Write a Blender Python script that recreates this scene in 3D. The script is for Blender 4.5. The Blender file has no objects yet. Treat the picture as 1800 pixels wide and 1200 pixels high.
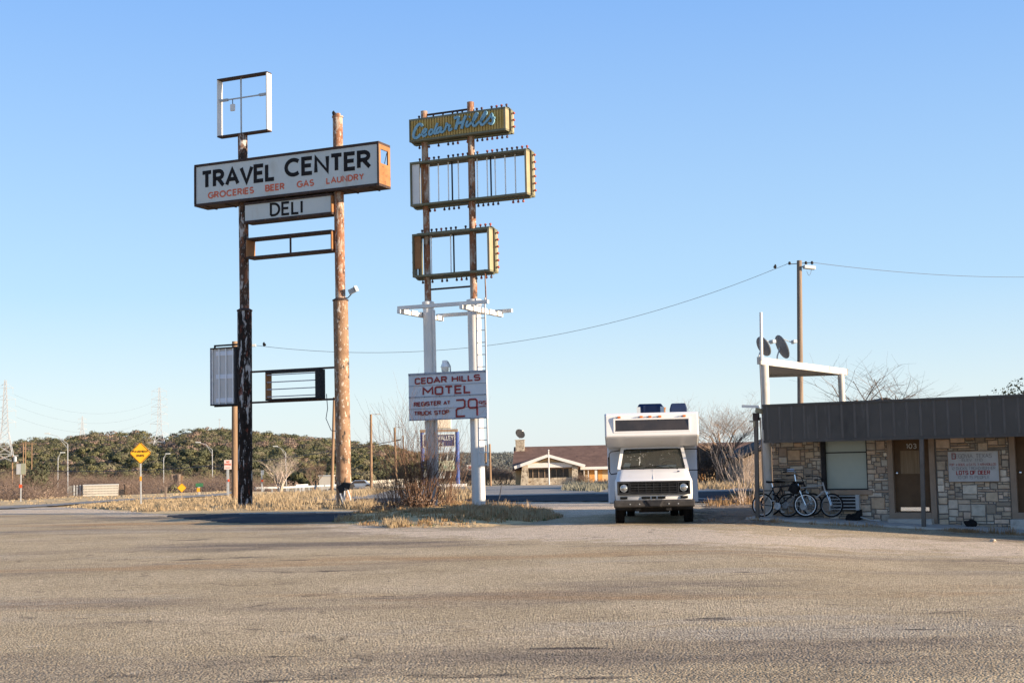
import bpy, bmesh, math, random
from mathutils import Vector, Matrix
S = bpy.context.scene
COL = S.collection
R = math.radians

# ---------------------------------------------------------------- camera, sky, sun, exposure
F, HY, ROLL, EYE = 2400.0, 806.0, R(1.25), 1.77          # focal length and horizon row at photo width 1800
cam = bpy.data.cameras.new('camera'); camo = bpy.data.objects.new('camera', cam); COL.objects.link(camo)
PITCH = math.atan((HY-600)/F*math.cos(ROLL))
CR = Matrix.Rotation(R(90)+PITCH, 3, 'X') @ Matrix.Rotation(-ROLL, 3, 'Z')
camo.location = (0, 0, EYE); camo.rotation_euler = CR.to_euler()
cam.sensor_width = 36; cam.lens = F/1800*36; cam.clip_start = .1; cam.clip_end = 20000
S.camera = camo
SUN = Vector((.925, -.38, 0)).normalized(); ELEV = R(12.3)
SUNV = Vector((SUN.x*math.cos(ELEV), SUN.y*math.cos(ELEV), math.sin(ELEV)))
w = bpy.data.worlds.new('World'); S.world = w; w.use_nodes = True
nt = w.node_tree; bg = nt.nodes['Background']
sky = nt.nodes.new('ShaderNodeTexSky'); sky.sky_type = 'NISHITA'; sky.sun_disc = False
sky.sun_elevation = ELEV; sky.sun_rotation = math.atan2(SUN.x, SUN.y)
sky.air_density = 1.0; sky.dust_density = .6; sky.ozone_density = 1.6; sky.altitude = 300
# the photo's clear winter sky is paler and bluer near the horizon than the model's: blend it with a height ramp
geo = nt.nodes.new('ShaderNodeTexCoord'); sep = nt.nodes.new('ShaderNodeSeparateXYZ'); nt.links.new(geo.outputs['Generated'], sep.inputs[0])
rp = nt.nodes.new('ShaderNodeValToRGB'); nt.links.new(sep.outputs['Z'], rp.inputs[0])
SKYK = 1/(2**1.5*.10)
for i, (pos, c) in enumerate(((0, (.77,.87,.93)), (.045, (.69,.84,.945)), (.12, (.46,.71,.985)), (.33, (.235,.48,.96)), (1, (.11,.25,.66)))):
    e = rp.color_ramp.elements[i] if i < 2 else rp.color_ramp.elements.new(pos)
    e.position = pos; e.color = (*[v for v in c], 1)
sc_ = nt.nodes.new('ShaderNodeVectorMath'); sc_.operation = 'SCALE'; sc_.inputs['Scale'].default_value = SKYK; nt.links.new(rp.outputs[0], sc_.inputs[0])
mxs = nt.nodes.new('ShaderNodeMix'); mxs.data_type = 'RGBA'; mxs.inputs[0].default_value = .85
nt.links.new(sky.outputs[0], mxs.inputs[6]); nt.links.new(sc_.outputs[0], mxs.inputs[7]); nt.links.new(mxs.outputs[2], bg.inputs[0])
bg.inputs[1].default_value = .10
sl = bpy.data.lights.new('sun', 'SUN'); sl.energy = 4.3; sl.angle = R(.5); sl.color = (1, .82, .62)
so = bpy.data.objects.new('sun', sl); COL.objects.link(so); so.rotation_euler = SUNV.to_track_quat('Z', 'Y').to_euler()
so.location = (60, -30, 40)
S.view_settings.view_transform = 'Standard'; S.view_settings.look = 'None'
S.view_settings.exposure = 1.5; S.view_settings.gamma = 1

# ---------------------------------------------------------------- geometry helpers
def ray(px, py): return CR @ Vector(((px-900)/F, -(py-600)/F, -1))
CAMP = Vector((0, 0, EYE))
def P(px, py, Y):
    d = ray(px, py); return CAMP + d*(Y/d.y)
def sstep(a, b, x):
    t = min(1, max(0, (x-a)/(b-a))); return t*t*(3-2*t)
MX, MY, MA = 6.66, 36.5, R(-30)                             # front left corner of the near motel, its direction
def gz(X, Y):
    if Y < 4: base = 0.
    else:
        u = X/Y
        A = -min(8., .06*max(0, Y-(82+17*min(1, max(0, (u+.375)/.165))))); B = -min(6., .0135*max(0, Y-70))
        k = sstep(-.22, -.12, u); base = A*(1-k)+B*k
    al = (X-MX)*math.cos(MA)+(Y-MY)*math.sin(MA)
    t = -.048*min(9, max(0, al))*sstep(14, 31, Y)*sstep(3, 7, X)*(1-sstep(60, 75, Y))
    return base+t
def G(px, py, dz=0):
    d = ray(px, py); d = d/d.y; lo = 3.
    f = lambda Y: EYE+d.z*Y - gz(d.x*Y, Y) - dz
    Y = lo
    while Y < 900 and f(Y) > 0: lo = Y; Y *= 1.03
    hi = Y
    for _ in range(40):
        m = (lo+hi)/2
        if f(m) > 0: lo = m
        else: hi = m
    return Vector((d.x*lo, lo, gz(d.x*lo, lo)+dz))
def rotmat(rx=0, ry=0, rz=0):
    return Matrix.Rotation(rz, 3, 'Z') @ Matrix.Rotation(ry, 3, 'Y') @ Matrix.Rotation(rx, 3, 'X')

class MB:
    def __init__(s): s.v = []; s.f = []; s.c = None; s.n = []
    def add(s, vs, fs):
        o = len(s.v); s.v += [tuple(v) for v in vs]; s.f += [tuple(i+o for i in f) for f in fs]; return s
    def box(s, x0, y0, z0, x1, y1, z1):
        vs = [(x, y, z) for z in (z0, z1) for y in (y0, y1) for x in (x0, x1)]
        return s.add(vs, [(0,2,3,1),(4,5,7,6),(0,1,5,4),(2,6,7,3),(0,4,6,2),(1,3,7,5)])
    def cbox(s, c, size, rot=None):
        h = [q/2 for q in size]; M3 = rot or Matrix.Identity(3)
        vs = [Vector(c)+M3 @ Vector((x*h[0], y*h[1], z*h[2])) for z in (-1,1) for y in (-1,1) for x in (-1,1)]
        return s.add(vs, [(0,2,3,1),(4,5,7,6),(0,1,5,4),(2,6,7,3),(0,4,6,2),(1,3,7,5)])
    def bar(s, p0, p1, wd, ht, up=(0,0,1)):
        p0 = Vector(p0); p1 = Vector(p1); d = (p1-p0).normalized(); u = Vector(up)
        if abs(d.dot(u)) > .98: u = Vector((0,1,0))
        a = d.cross(u).normalized(); b = a.cross(d)
        vs = [p+a*(wd/2*i)+b*(ht/2*j) for p in (p0, p1) for j in (-1,1) for i in (-1,1)]
        return s.add(vs, [(0,1,3,2),(4,6,7,5),(0,4,5,1),(2,3,7,6),(0,2,6,4),(1,5,7,3)])
    def tube(s, pts, rs, n=8, cap=True):
        pts = [Vector(p) for p in pts]
        if not hasattr(rs, '__len__'): rs = [rs]*len(pts)
        d0 = (pts[1]-pts[0]).normalized(); a = d0.cross(Vector((0,0,1)) if abs(d0.z) < .9 else Vector((1,0,0))).normalized()
        vs = []
        for i, p in enumerate(pts):
            d = (pts[min(i+1, len(pts)-1)]-pts[max(i-1, 0)]).normalized()
            a = (a - d*a.dot(d)); a.normalize(); b = d.cross(a)
            vs += [p+(a*math.cos(2*math.pi*k/n)+b*math.sin(2*math.pi*k/n))*rs[i] for k in range(n)]
        fs = [(i*n+k, i*n+(k+1)%n, (i+1)*n+(k+1)%n, (i+1)*n+k) for i in range(len(pts)-1) for k in range(n)]
        if cap: fs += [tuple(range(n-1, -1, -1)), tuple((len(pts)-1)*n+k for k in range(n))]
        return s.add(vs, fs)
    def lathe(s, prof, n=16, c=(0,0,0), rot=None):
        M3 = rot or Matrix.Identity(3); c = Vector(c)
        vs = [c+M3 @ Vector((r*math.cos(2*math.pi*k/n), r*math.sin(2*math.pi*k/n), z)) for r, z in prof for k in range(n)]
        fs = [(i*n+k, i*n+(k+1)%n, (i+1)*n+(k+1)%n, (i+1)*n+k) for i in range(len(prof)-1) for k in range(n)]
        fs += [tuple(range(n-1,-1,-1)), tuple((len(prof)-1)*n+k for k in range(n))]
        return s.add(vs, fs)
    def ring(s, c, Rr, r, rot=None, n=28, m=6):          # torus with axis along local Y
        M3 = rot or Matrix.Identity(3); c = Vector(c); vs = []
        for i in range(n):
            a = 2*math.pi*i/n
            for j in range(m):
                b = 2*math.pi*j/m; q = Rr+r*math.cos(b)
                vs.append(c+M3 @ Vector((q*math.cos(a), r*math.sin(b), q*math.sin(a))))
        return s.add(vs, [(i*m+j, i*m+(j+1)%m, ((i+1)%n)*m+(j+1)%m, ((i+1)%n)*m+j) for i in range(n) for j in range(m)])
    def prism(s, poly, y0, y1):                            # polygon in (x, z), extruded along y
        n = len(poly)
        vs = [(x, y0, z) for x, z in poly]+[(x, y1, z) for x, z in poly]
        return s.add(vs, [tuple(range(n)), tuple(range(2*n-1, n-1, -1))]+[(i, i+n, (i+1)%n+n, (i+1)%n) for i in range(n)])
    def prism_x(s, poly, x0, x1):                          # polygon in (y, z), extruded along x
        n = len(poly)
        vs = [(x0, y, z) for y, z in poly]+[(x1, y, z) for y, z in poly]
        return s.add(vs, [tuple(range(n-1,-1,-1)), tuple(range(n, 2*n))]+[(i, (i+1)%n, (i+1)%n+n, i+n) for i in range(n)])
    def ribbon(s, pts, hw, yb, yf, closed=False):          # stroke in the x,z plane, thick from yb to yf
        q = []
        for a, b in pts:
            if not q or (Vector((a, b))-q[-1]).length > 1e-4: q.append(Vector((a, b)))
        if closed and (q[0]-q[-1]).length < 1e-4: q.pop()
        n = len(q); L = []; Rt = []
        for i in range(n):
            if closed: a = q[i]-q[i-1]; b = q[(i+1)%n]-q[i]
            else: a = q[i]-q[i-1] if i else q[1]-q[0]; b = q[i+1]-q[i] if i < n-1 else q[i]-q[i-1]
            a = a.normalized(); b = b.normalized(); t = a+b
            t = t.normalized() if t.length > 1e-4 else a
            nn = Vector((-t.y, t.x)); k = hw/max(.6, nn.dot(Vector((-a.y, a.x))))
            L.append(q[i]+nn*k); Rt.append(q[i]-nn*k)
        vs = [(p.x, yf, p.y) for p in L]+[(p.x, yf, p.y) for p in Rt]+[(p.x, yb, p.y) for p in L]+[(p.x, yb, p.y) for p in Rt]
        fs = []
        for i in range(n if closed else n-1):
            j = (i+1)%n
            fs += [(i, j, n+j, n+i), (i, 2*n+i, 2*n+j, j), (n+i, n+j, 3*n+j, 3*n+i)]
        if not closed: fs += [(0, n, 3*n, 2*n), (n-1, 3*n-1, 4*n-1, 2*n-1)]
        return s.add(vs, fs)
    def mesh(s, name, mat, smooth=False):
        me = bpy.data.meshes.new(name); me.from_pydata(s.v, [], s.f)
        for m in (mat if isinstance(mat, (list, tuple)) else [mat]): me.materials.append(m)
        if smooth: me.polygons.foreach_set('use_smooth', [True]*len(me.polygons))
        if s.c:                                            # one colour per face
            at = me.attributes.new('tint', 'FLOAT_COLOR', 'FACE')
            at.data.foreach_set('color', [q for c in s.c for q in (c[0], c[1], c[2], 1)])
        me.update()
        if s.n:                                            # leaf clumps are shaded by the crown they belong to
            s.n += [(0,0,0)]*(len(s.v)-len(s.n)); me.polygons.foreach_set('use_smooth', [True]*len(me.polygons)); me.normals_split_custom_set_from_vertices(s.n)
        return me
    def build(s, name, mat, parent=None, smooth=False, loc=None):
        o = bpy.data.objects.new(name, s.mesh(name, mat, smooth)); COL.objects.link(o)
        if parent: o.parent = parent
        if loc is not None: o.location = loc
        if smooth:
            m = o.modifiers.new('edges', 'EDGE_SPLIT'); m.split_angle = R(38)
        return o
def bevel(o, wd=.01, seg=2):
    m = o.modifiers.new('bevel', 'BEVEL'); m.width = wd; m.segments = seg; m.limit_method = 'ANGLE'; m.angle_limit = R(40); return o
def tag(o, label, cat, group=None, kind=None):
    if label: o['label'] = label
    if cat: o['category'] = cat
    if group: o['group'] = group
    if kind: o['kind'] = kind
    return o
def thing(name, loc, label, cat, rz=0, group=None):
    o = bpy.data.objects.new(name, None); COL.objects.link(o); o.empty_display_size = .3
    o.location = loc; o.rotation_euler = (0, 0, rz); return tag(o, label, cat, group)
def struct(o): o['kind'] = 'structure'; return o
def stuff(o): o['kind'] = 'stuff'; return o
def copy_tree(o, parent=None):
    c = o.copy(); COL.objects.link(c); c.parent = parent
    for ch in [x for x in KIDS(o)]: copy_tree(ch, c)
    return c
def KIDS(o): return [x for x in list(COL.objects) if x.parent == o]

class Frame:                                               # local axes of a standing thing: x along it, y away from the viewer, z up
    def __init__(s, loc, ang): s.o = Vector(loc); s.a = ang
    def at(s, px, py, yl):
        n = Vector((-math.sin(s.a), math.cos(s.a), 0)); d = ray(px, py)
        t = (yl-(CAMP-s.o).dot(n))/d.dot(n); p = CAMP+d*t-s.o
        return p.x*math.cos(s.a)+p.y*math.sin(s.a), p.z
    def w(s, x, y, z):
        return s.o+Vector((x*math.cos(s.a)-y*math.sin(s.a), x*math.sin(s.a)+y*math.cos(s.a), z))

# ---------------------------------------------------------------- stroke lettering
def arc(cx, cy, rx, ry, a0, a1, n=7):
    return [(cx+rx*math.cos(R(a0+(a1-a0)*i/n)), cy+ry*math.sin(R(a0+(a1-a0)*i/n))) for i in range(n+1)]
def glyphs():
    g = {}
    g['A'] = (.72, [[(.0,0),(.36,1),(.72,0)], [(.14,.34),(.58,.34)]])
    g['B'] = (.56, [[(0,0),(0,1),(.3,1)]+arc(.3,.76,.22,.24,90,-90)+[(0,.52)], [(.26,.52)]+arc(.3,.26,.26,.26,90,-90)+[(0,0)]])
    g['C'] = (.74, [arc(.42,.5,.42,.5,48,312,14)])
    g['D'] = (.64, [[(0,0),(0,1),(.22,1)]+arc(.22,.5,.42,.5,90,-90,10)+[(0,0)]])
    g['E'] = (.5, [[(.5,1),(0,1),(0,0),(.5,0)], [(0,.52),(.44,.52)]])
    g['F'] = (.48, [[(.48,1),(0,1),(0,0)], [(0,.52),(.42,.52)]])
    g['G'] = (.76, [arc(.42,.5,.42,.5,48,325,14)+[(.78,.46),(.46,.46)]])
    g['H'] = (.6, [[(0,0),(0,1)], [(.6,0),(.6,1)], [(0,.52),(.6,.52)]])
    g['I'] = (.02, [[(.01,0),(.01,1)]])
    g['J'] = (.4, [[(.4,1),(.4,.2)]+arc(.2,.2,.2,.2,0,-170,6)])
    g['K'] = (.56, [[(0,0),(0,1)], [(.54,1),(.06,.48)], [(.18,.58),(.56,0)]])
    g['L'] = (.46, [[(0,1),(0,0),(.46,0)]])
    g['M'] = (.76, [[(0,0),(0,1),(.38,.35),(.76,1),(.76,0)]])
    g['N'] = (.64, [[(0,0),(0,1),(.64,0),(.64,1)]])
    g['O'] = (.84, [('c', arc(.42,.5,.42,.5,0,345,23))])
    g['P'] = (.54, [[(0,0),(0,1),(.28,1)]+arc(.28,.74,.26,.26,90,-90)+[(0,.48)]])
    g['R'] = (.58, [[(0,0),(0,1),(.28,1)]+arc(.28,.75,.25,.25,90,-90)+[(0,.5)], [(.24,.5),(.58,0)]])
    g['S'] = (.54, [arc(.27,.75,.25,.25,35,270,9)+arc(.27,.25,.27,.25,90,-150,9)])
    g['T'] = (.56, [[(0,1),(.56,1)], [(.28,1),(.28,0)]])
    g['U'] = (.6, [[(0,1),(0,.3)]+arc(.3,.3,.3,.3,180,360,8)+[(.6,1)]])
    g['V'] = (.68, [[(0,1),(.34,0),(.68,1)]])
    g['W'] = (.9, [[(0,1),(.23,0),(.45,.9),(.67,0),(.9,1)]])
    g['X'] = (.6, [[(0,1),(.6,0)], [(0,0),(.6,1)]])
    g['Y'] = (.6, [[(0,1),(.3,.5),(.6,1)], [(.3,.5),(.3,0)]])
    g['0'] = (.5, [('c', arc(.25,.5,.25,.5,0,340,17))])
    g['1'] = (.16, [[(0,.82),(.14,1),(.14,0)]])
    g['2'] = (.5, [arc(.25,.75,.25,.25,160,-20,7)+[(0,0),(.5,0)]])
    g['3'] = (.46, [arc(.22,.75,.22,.25,150,-90,7)+arc(.22,.26,.25,.26,90,-150,8)])
    g['4'] = (.5, [[(.38,0),(.38,1),(0,.3),(.5,.3)]])
    g['5'] = (.48, [[(.46,1),(.06,1),(.02,.55)]+arc(.22,.3,.25,.3,110,-150,9)])
    g['6'] = (.5, [[(.42,.98),(.12,.6)]+arc(.25,.28,.25,.28,150,-195,12)])
    g['7'] = (.46, [[(0,1),(.46,1),(.14,0)]])
    g['9'] = (.5, [arc(.25,.72,.25,.28,-20,-350,12)+[(.4,.3),(.2,0)]])
    g['.'] = (.04, [[(.02,0),(.02,.08)]])
    g[','] = (.06, [[(.05,.08),(.0,-.12)]])
    return g
GL = glyphs()
def square(g):                                             # octagonal sign-writer forms of the round letters
    o = dict(g); k = .2
    o['C'] = (.58, [[(.58,.8),(.58-k/2,1),(k/2,1),(0,.8),(0,.2),(k/2,0),(.58-k/2,0),(.58,.2)]])
    o['D'] = (.58, [[(0,0),(0,1),(.44,1),(.58,.84),(.58,.16),(.44,0),(0,0)]])
    o['O'] = (.58, [('c', [(.1,0),(.48,0),(.58,.12),(.58,.88),(.48,1),(.1,1),(0,.88),(0,.12)])])
    o['G'] = (.58, [[(.58,.82),(.48,1),(.1,1),(0,.84),(0,.16),(.1,0),(.58,0),(.58,.45),(.34,.45)]])
    o['R'] = (.56, [[(0,0),(0,1),(.46,1),(.56,.9),(.56,.6),(.46,.5),(0,.5)], [(.3,.5),(.56,0)]])
    o['P'] = (.54, [[(0,0),(0,1),(.44,1),(.54,.9),(.54,.58),(.44,.48),(0,.48)]])
    o['S'] = (.56, [[(.56,.84),(.46,1),(.1,1),(0,.88),(0,.62),(.1,.52),(.46,.5),(.56,.4),(.56,.12),(.46,0),(.1,0),(0,.14)]])
    o['U'] = (.56, [[(0,1),(0,.12),(.1,0),(.46,0),(.56,.12),(.56,1)]])
    o['B'] = (.56, [[(0,0),(0,1),(.44,1),(.54,.9),(.54,.6),(.46,.52),(0,.52)], [(.44,.52),(.56,.42),(.56,.1),(.46,0),(0,0)]])
    o['2'] = (.56, [[(0,1),(.46,1),(.56,.92),(.56,.6),(.46,.52),(.1,.48),(0,.4),(0,0),(.56,0)]])
    o['9'] = (.56, [[(.56,.55),(.46,.48),(.1,.48),(0,.58),(0,.9),(.1,1),(.46,1),(.56,.9),(.56,0)]])
    o['5'] = (.56, [[(.56,1),(0,1),(0,.56),(.46,.56),(.56,.46),(.56,.1),(.46,0),(0,0)]])
    o['0'] = (.5, o['O'][1])
    return o
GS = square(GL)
def text(mb, s, x0, z0, x1, cap, yl, wd, font=GL, t=.006, gap=.2, space=.34, z1=None):
    z1 = z0 if z1 is None else z1
    adv = []; x = 0
    for ch in s:
        if ch == ' ': x += space; adv.append(None); continue
        adv.append(x); x += font[ch][0]+gap
    tot = x-gap; k = (x1-x0)/tot; n = 0
    for ch, a in zip(s, adv):
        if a is None: continue
        for st in font[ch][1]:
            cl = st[0] == 'c'; pts = st[1] if cl else st
            c2 = cap-wd
            q = [(x0+(a+px)*k, z0+(z1-z0)*(a+px)/tot+wd/2+pz*c2) for px, pz in pts]
            mb.ribbon(q, wd/2, yl, yl-t-(n % 3)*.0012, cl); n += 1
    return mb
def text_px(mb, fr, s, bl, br, top, yl, wd, **k):          # lettering whose corners were measured in the photograph
    x0, z0 = fr.at(bl[0], bl[1], yl); x1, z1 = fr.at(br[0], br[1], yl); _, zt = fr.at(bl[0], top, yl)
    return text(mb, s, x0, z0, x1, zt-z0, yl, wd, z1=z1, **k)

# ---------------------------------------------------------------- materials
def mat(name, c1, c2=None, scale=6, rough=.8, bump=0, bscale=None, metal=0, spots=None, stretch=(1,1,1), spec=.35, tint=False, bdist=.02):
    m = bpy.data.materials.new(name); m.use_nodes = True; n = m.node_tree.nodes; l = m.node_tree.links
    b = n['Principled BSDF']; b.inputs['Roughness'].default_value = rough; b.inputs['Metallic'].default_value = metal
    b.inputs['Specular IOR Level'].default_value = spec
    if c2 is None and not spots: c2 = tuple(q*.86 for q in c1)
    tc = n.new('ShaderNodeTexCoord'); mp = n.new('ShaderNodeMapping'); mp.inputs['Scale'].default_value = stretch
    l.new(tc.outputs['Object'], mp.inputs['Vector'])
    nz = n.new('ShaderNodeTexNoise'); nz.inputs['Scale'].default_value = scale; nz.inputs['Detail'].default_value = 6; nz.inputs['Roughness'].default_value = .6
    l.new(mp.outputs[0], nz.inputs['Vector'])
    rp = n.new('ShaderNodeValToRGB'); rp.color_ramp.elements[0].position = .35; rp.color_ramp.elements[1].position = .66
    rp.color_ramp.elements[0].color = (*c1, 1); rp.color_ramp.elements[1].color = (*(c2 or c1), 1)
    l.new(nz.outputs['Fac'], rp.inputs[0]); out = rp.outputs[0]
    for (c, sc, a, bb, st) in (spots or []):               # patches: colour, scale, noise band that shows them, stretch
        mp2 = n.new('ShaderNodeMapping'); mp2.inputs['Scale'].default_value = st; mp2.inputs['Location'].default_value = (sc, a*7, 3)
        l.new(tc.outputs['Object'], mp2.inputs['Vector'])
        z2 = n.new('ShaderNodeTexNoise'); z2.inputs['Scale'].default_value = sc; z2.inputs['Detail'].default_value = 8; z2.inputs['Roughness'].default_value = .65
        l.new(mp2.outputs[0], z2.inputs['Vector'])
        mr = n.new('ShaderNodeMapRange'); mr.inputs['From Min'].default_value = a; mr.inputs['From Max'].default_value = bb
        l.new(z2.outputs['Fac'], mr.inputs['Value'])
        mx = n.new('ShaderNodeMix'); mx.data_type = 'RGBA'; mx.inputs[7].default_value = (*c, 1)
        l.new(mr.outputs[0], mx.inputs[0]); l.new(out, mx.inputs[6]); out = mx.outputs[2]
    if tint:
        at = n.new('ShaderNodeAttribute'); at.attribute_name = 'tint'
        mx = n.new('ShaderNodeMix'); mx.data_type = 'RGBA'; mx.blend_type = 'MULTIPLY'; mx.inputs[0].default_value = 1
        l.new(at.outputs['Color'], mx.inputs[6]); l.new(out, mx.inputs[7]); out = mx.outputs[2]
    l.new(out, b.inputs['Base Color'])
    if bump:
        bz = n.new('ShaderNodeTexNoise'); bz.inputs['Scale'].default_value = bscale or scale*4; bz.inputs['Detail'].default_value = 5
        l.new(tc.outputs['Object'], bz.inputs['Vector'])
        bp = n.new('ShaderNodeBump'); bp.inputs['Strength'].default_value = bump; bp.inputs['Distance'].default_value = bdist
        l.new(bz.outputs['Fac'], bp.inputs['Height']); l.new(bp.outputs[0], b.inputs['Normal'])
    return m
def leaf_mat(name, c1, c2, scale=.4):
    m = mat(name, c1, c2, scale, rough=.75, spec=.2); n = m.node_tree.nodes; l = m.node_tree.links
    b = n['Principled BSDF']; src = b.inputs['Base Color'].links[0].from_socket
    tr = n.new('ShaderNodeBsdfTranslucent'); l.new(src, tr.inputs['Color'])
    ms = n.new('ShaderNodeMixShader'); ms.inputs[0].default_value = .25
    l.new(b.outputs[0], ms.inputs[1]); l.new(tr.outputs[0], ms.inputs[2]); l.new(ms.outputs[0], n['Material Output'].inputs[0]); return m
def glass_mat(name, col=(.6,.65,.6), mixv=.12):
    m = bpy.data.materials.new(name); m.use_nodes = True; n = m.node_tree.nodes; l = m.node_tree.links
    tr = n.new('ShaderNodeBsdfTransparent'); tr.inputs[0].default_value = (*col, 1)
    gl = n.new('ShaderNodeBsdfGlossy'); gl.inputs['Roughness'].default_value = .05
    df = n.new('ShaderNodeBsdfDiffuse'); df.inputs[0].default_value = (.4,.38,.33,1)
    fr = n.new('ShaderNodeFresnel'); fr.inputs[0].default_value = 1.45
    ms = n.new('ShaderNodeMixShader'); l.new(fr.outputs[0], ms.inputs[0]); l.new(tr.outputs[0], ms.inputs[1]); l.new(gl.outputs[0], ms.inputs[2])
    m2 = n.new('ShaderNodeMixShader'); m2.inputs[0].default_value = mixv; l.new(ms.outputs[0], m2.inputs[1]); l.new(df.outputs[0], m2.inputs[2])
    l.new(m2.outputs[0], n['Material Output'].inputs[0]); return m

M_lot = mat('chip_seal', (.455,.350,.208), (.57,.447,.282), .35, .95, bump=1.0, bscale=46, bdist=.022, spec=.1, spots=[
    ((.22,.175,.13), .30, .50, .66, (.35,1,1)), ((.46,.29,.14), .22, .56, .68, (.25,1,1)), ((.09,.07,.055), .8, .64, .69, (.3,1,1)), ((.48,.40,.29), .5, .55, .7, (.3,1,1)),
    ((.20,.155,.115), 60, .55, .68, (1,1,1)), ((.62,.50,.36), 70, .58, .70, (1,1,1)), ((.10,.08,.06), 1.6, .66, .70, (.3,1,1)), ((.13,.10,.075), 34, .60, .68, (1,1,1))])
def aggregate(m):                                           # crushed stone: random cell tones and relief over the base colour, pale gravel where the mesh says so
    n = m.node_tree.nodes; l = m.node_tree.links; b = n['Principled BSDF']; src = b.inputs['Base Color'].links[0].from_socket
    tc = n.new('ShaderNodeTexCoord'); out = src
    gv = n.new('ShaderNodeAttribute'); gv.attribute_name = 'gravel'; gn = n.new('ShaderNodeTexNoise'); gn.inputs['Scale'].default_value = 1.1; gn.inputs['Detail'].default_value = 9; gn.inputs['Roughness'].default_value = .72
    l.new(tc.outputs['Object'], gn.inputs['Vector'])
    ma = n.new('ShaderNodeMath'); ma.operation = 'MULTIPLY_ADD'; ma.inputs[1].default_value = 3.2; ma.inputs[2].default_value = -1.6; l.new(gn.outputs['Fac'], ma.inputs[0])
    ad = n.new('ShaderNodeMath'); ad.operation = 'ADD'; l.new(gv.outputs['Fac'], ad.inputs[0]); l.new(ma.outputs[0], ad.inputs[1])
    mr = n.new('ShaderNodeMapRange'); mr.interpolation_type = 'SMOOTHSTEP'; mr.inputs['From Min'].default_value = .25; mr.inputs['From Max'].default_value = 1.0; l.new(ad.outputs[0], mr.inputs['Value'])
    mg = n.new('ShaderNodeMix'); mg.data_type = 'RGBA'; mg.inputs[7].default_value = (.63,.51,.37,1); l.new(mr.outputs[0], mg.inputs[0]); l.new(out, mg.inputs[6]); out = mg.outputs[2]
    vc = n.new('ShaderNodeTexVoronoi'); vc.feature = 'DISTANCE_TO_EDGE'; vc.inputs['Scale'].default_value = .21    # wandering cracks
    dn = n.new('ShaderNodeTexNoise'); dn.inputs['Scale'].default_value = .9; dn.inputs['Detail'].default_value = 7; l.new(tc.outputs['Object'], dn.inputs['Vector'])
    dm = n.new('ShaderNodeVectorMath'); dm.operation = 'MULTIPLY_ADD'; dm.inputs[1].default_value = (2.2,2.2,0); l.new(dn.outputs['Color'], dm.inputs[0]); l.new(tc.outputs['Object'], dm.inputs[2]); l.new(dm.outputs[0], vc.inputs['Vector'])
    cm = n.new('ShaderNodeMapRange'); cm.inputs['From Min'].default_value = .002; cm.inputs['From Max'].default_value = .011; cm.inputs['To Min'].default_value = .6; cm.inputs['To Max'].default_value = 0; l.new(vc.outputs['Distance'], cm.inputs['Value'])
    cn = n.new('ShaderNodeMapRange'); cn.inputs['From Min'].default_value = .50; cn.inputs['From Max'].default_value = .60; l.new(gn.outputs['Fac'], cn.inputs['Value'])
    cp = n.new('ShaderNodeMath'); cp.operation = 'MULTIPLY'; l.new(cm.outputs[0], cp.inputs[0]); l.new(cn.outputs[0], cp.inputs[1])
    mc = n.new('ShaderNodeMix'); mc.data_type = 'RGBA'; mc.inputs[7].default_value = (.07,.055,.042,1); l.new(cp.outputs[0], mc.inputs[0]); l.new(out, mc.inputs[6]); out = mc.outputs[2]
    for sc, lo, hi in ((26, .80, 1.16), (62, .55, 1.4)):
        v = n.new('ShaderNodeTexVoronoi'); v.inputs['Scale'].default_value = sc; l.new(tc.outputs['Object'], v.inputs['Vector'])
        s_ = n.new('ShaderNodeSeparateColor'); l.new(v.outputs['Color'], s_.inputs[0])
        q = n.new('ShaderNodeMapRange'); q.inputs['To Min'].default_value = lo; q.inputs['To Max'].default_value = hi; l.new(s_.outputs[0], q.inputs['Value'])
        x = n.new('ShaderNodeVectorMath'); x.operation = 'SCALE'; l.new(out, x.inputs[0]); l.new(q.outputs[0], x.inputs['Scale']); out = x.outputs[0]
    l.new(out, b.inputs['Base Color'])
    v = n.new('ShaderNodeTexVoronoi'); v.inputs['Scale'].default_value = 42; l.new(tc.outputs['Object'], v.inputs['Vector'])
    bp = n.new('ShaderNodeBump'); bp.inputs['Strength'].default_value = 1; bp.inputs['Distance'].default_value = .022; bp.invert = True; l.new(v.outputs['Distance'], bp.inputs['Height'])
    old = b.inputs['Normal'].links[0].from_socket if b.inputs['Normal'].links else None
    if old: l.new(old, bp.inputs['Normal'])
    l.new(bp.outputs[0], b.inputs['Normal'])
aggregate(M_lot)
M_gravel = mat('pale_gravel', (.40,.33,.245), (.56,.47,.36), 1.5, .95, bump=1, bscale=26, bdist=.03, spots=[((.2,.17,.14), 40, .58, .7, (1,1,1))])
M_ground = mat('dry_ground', (.47,.315,.14), (.62,.44,.215), .25, .95, bump=.8, bscale=9, bdist=.06, spots=[((.28,.19,.10), .9, .56, .72, (1,1,1)), ((.70,.52,.29), 3, .6, .74, (1,1,1))])
M_dirt = mat('dark_soil', (.16,.115,.075), (.26,.19,.12), 2, .95, bump=1, bscale=12, bdist=.05, spots=[((.36,.26,.14), 5, .58, .7, (1,1,1))])
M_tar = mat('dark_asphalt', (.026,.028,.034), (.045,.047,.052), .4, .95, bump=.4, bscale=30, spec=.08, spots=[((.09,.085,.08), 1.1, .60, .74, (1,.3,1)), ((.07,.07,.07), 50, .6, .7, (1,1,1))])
M_road = mat('old_asphalt', (.19,.175,.15), (.27,.245,.205), .3, .9, bump=.5, bscale=30, spots=[((.26,.23,.19), .6, .56, .7, (1,.3,1))])
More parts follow.
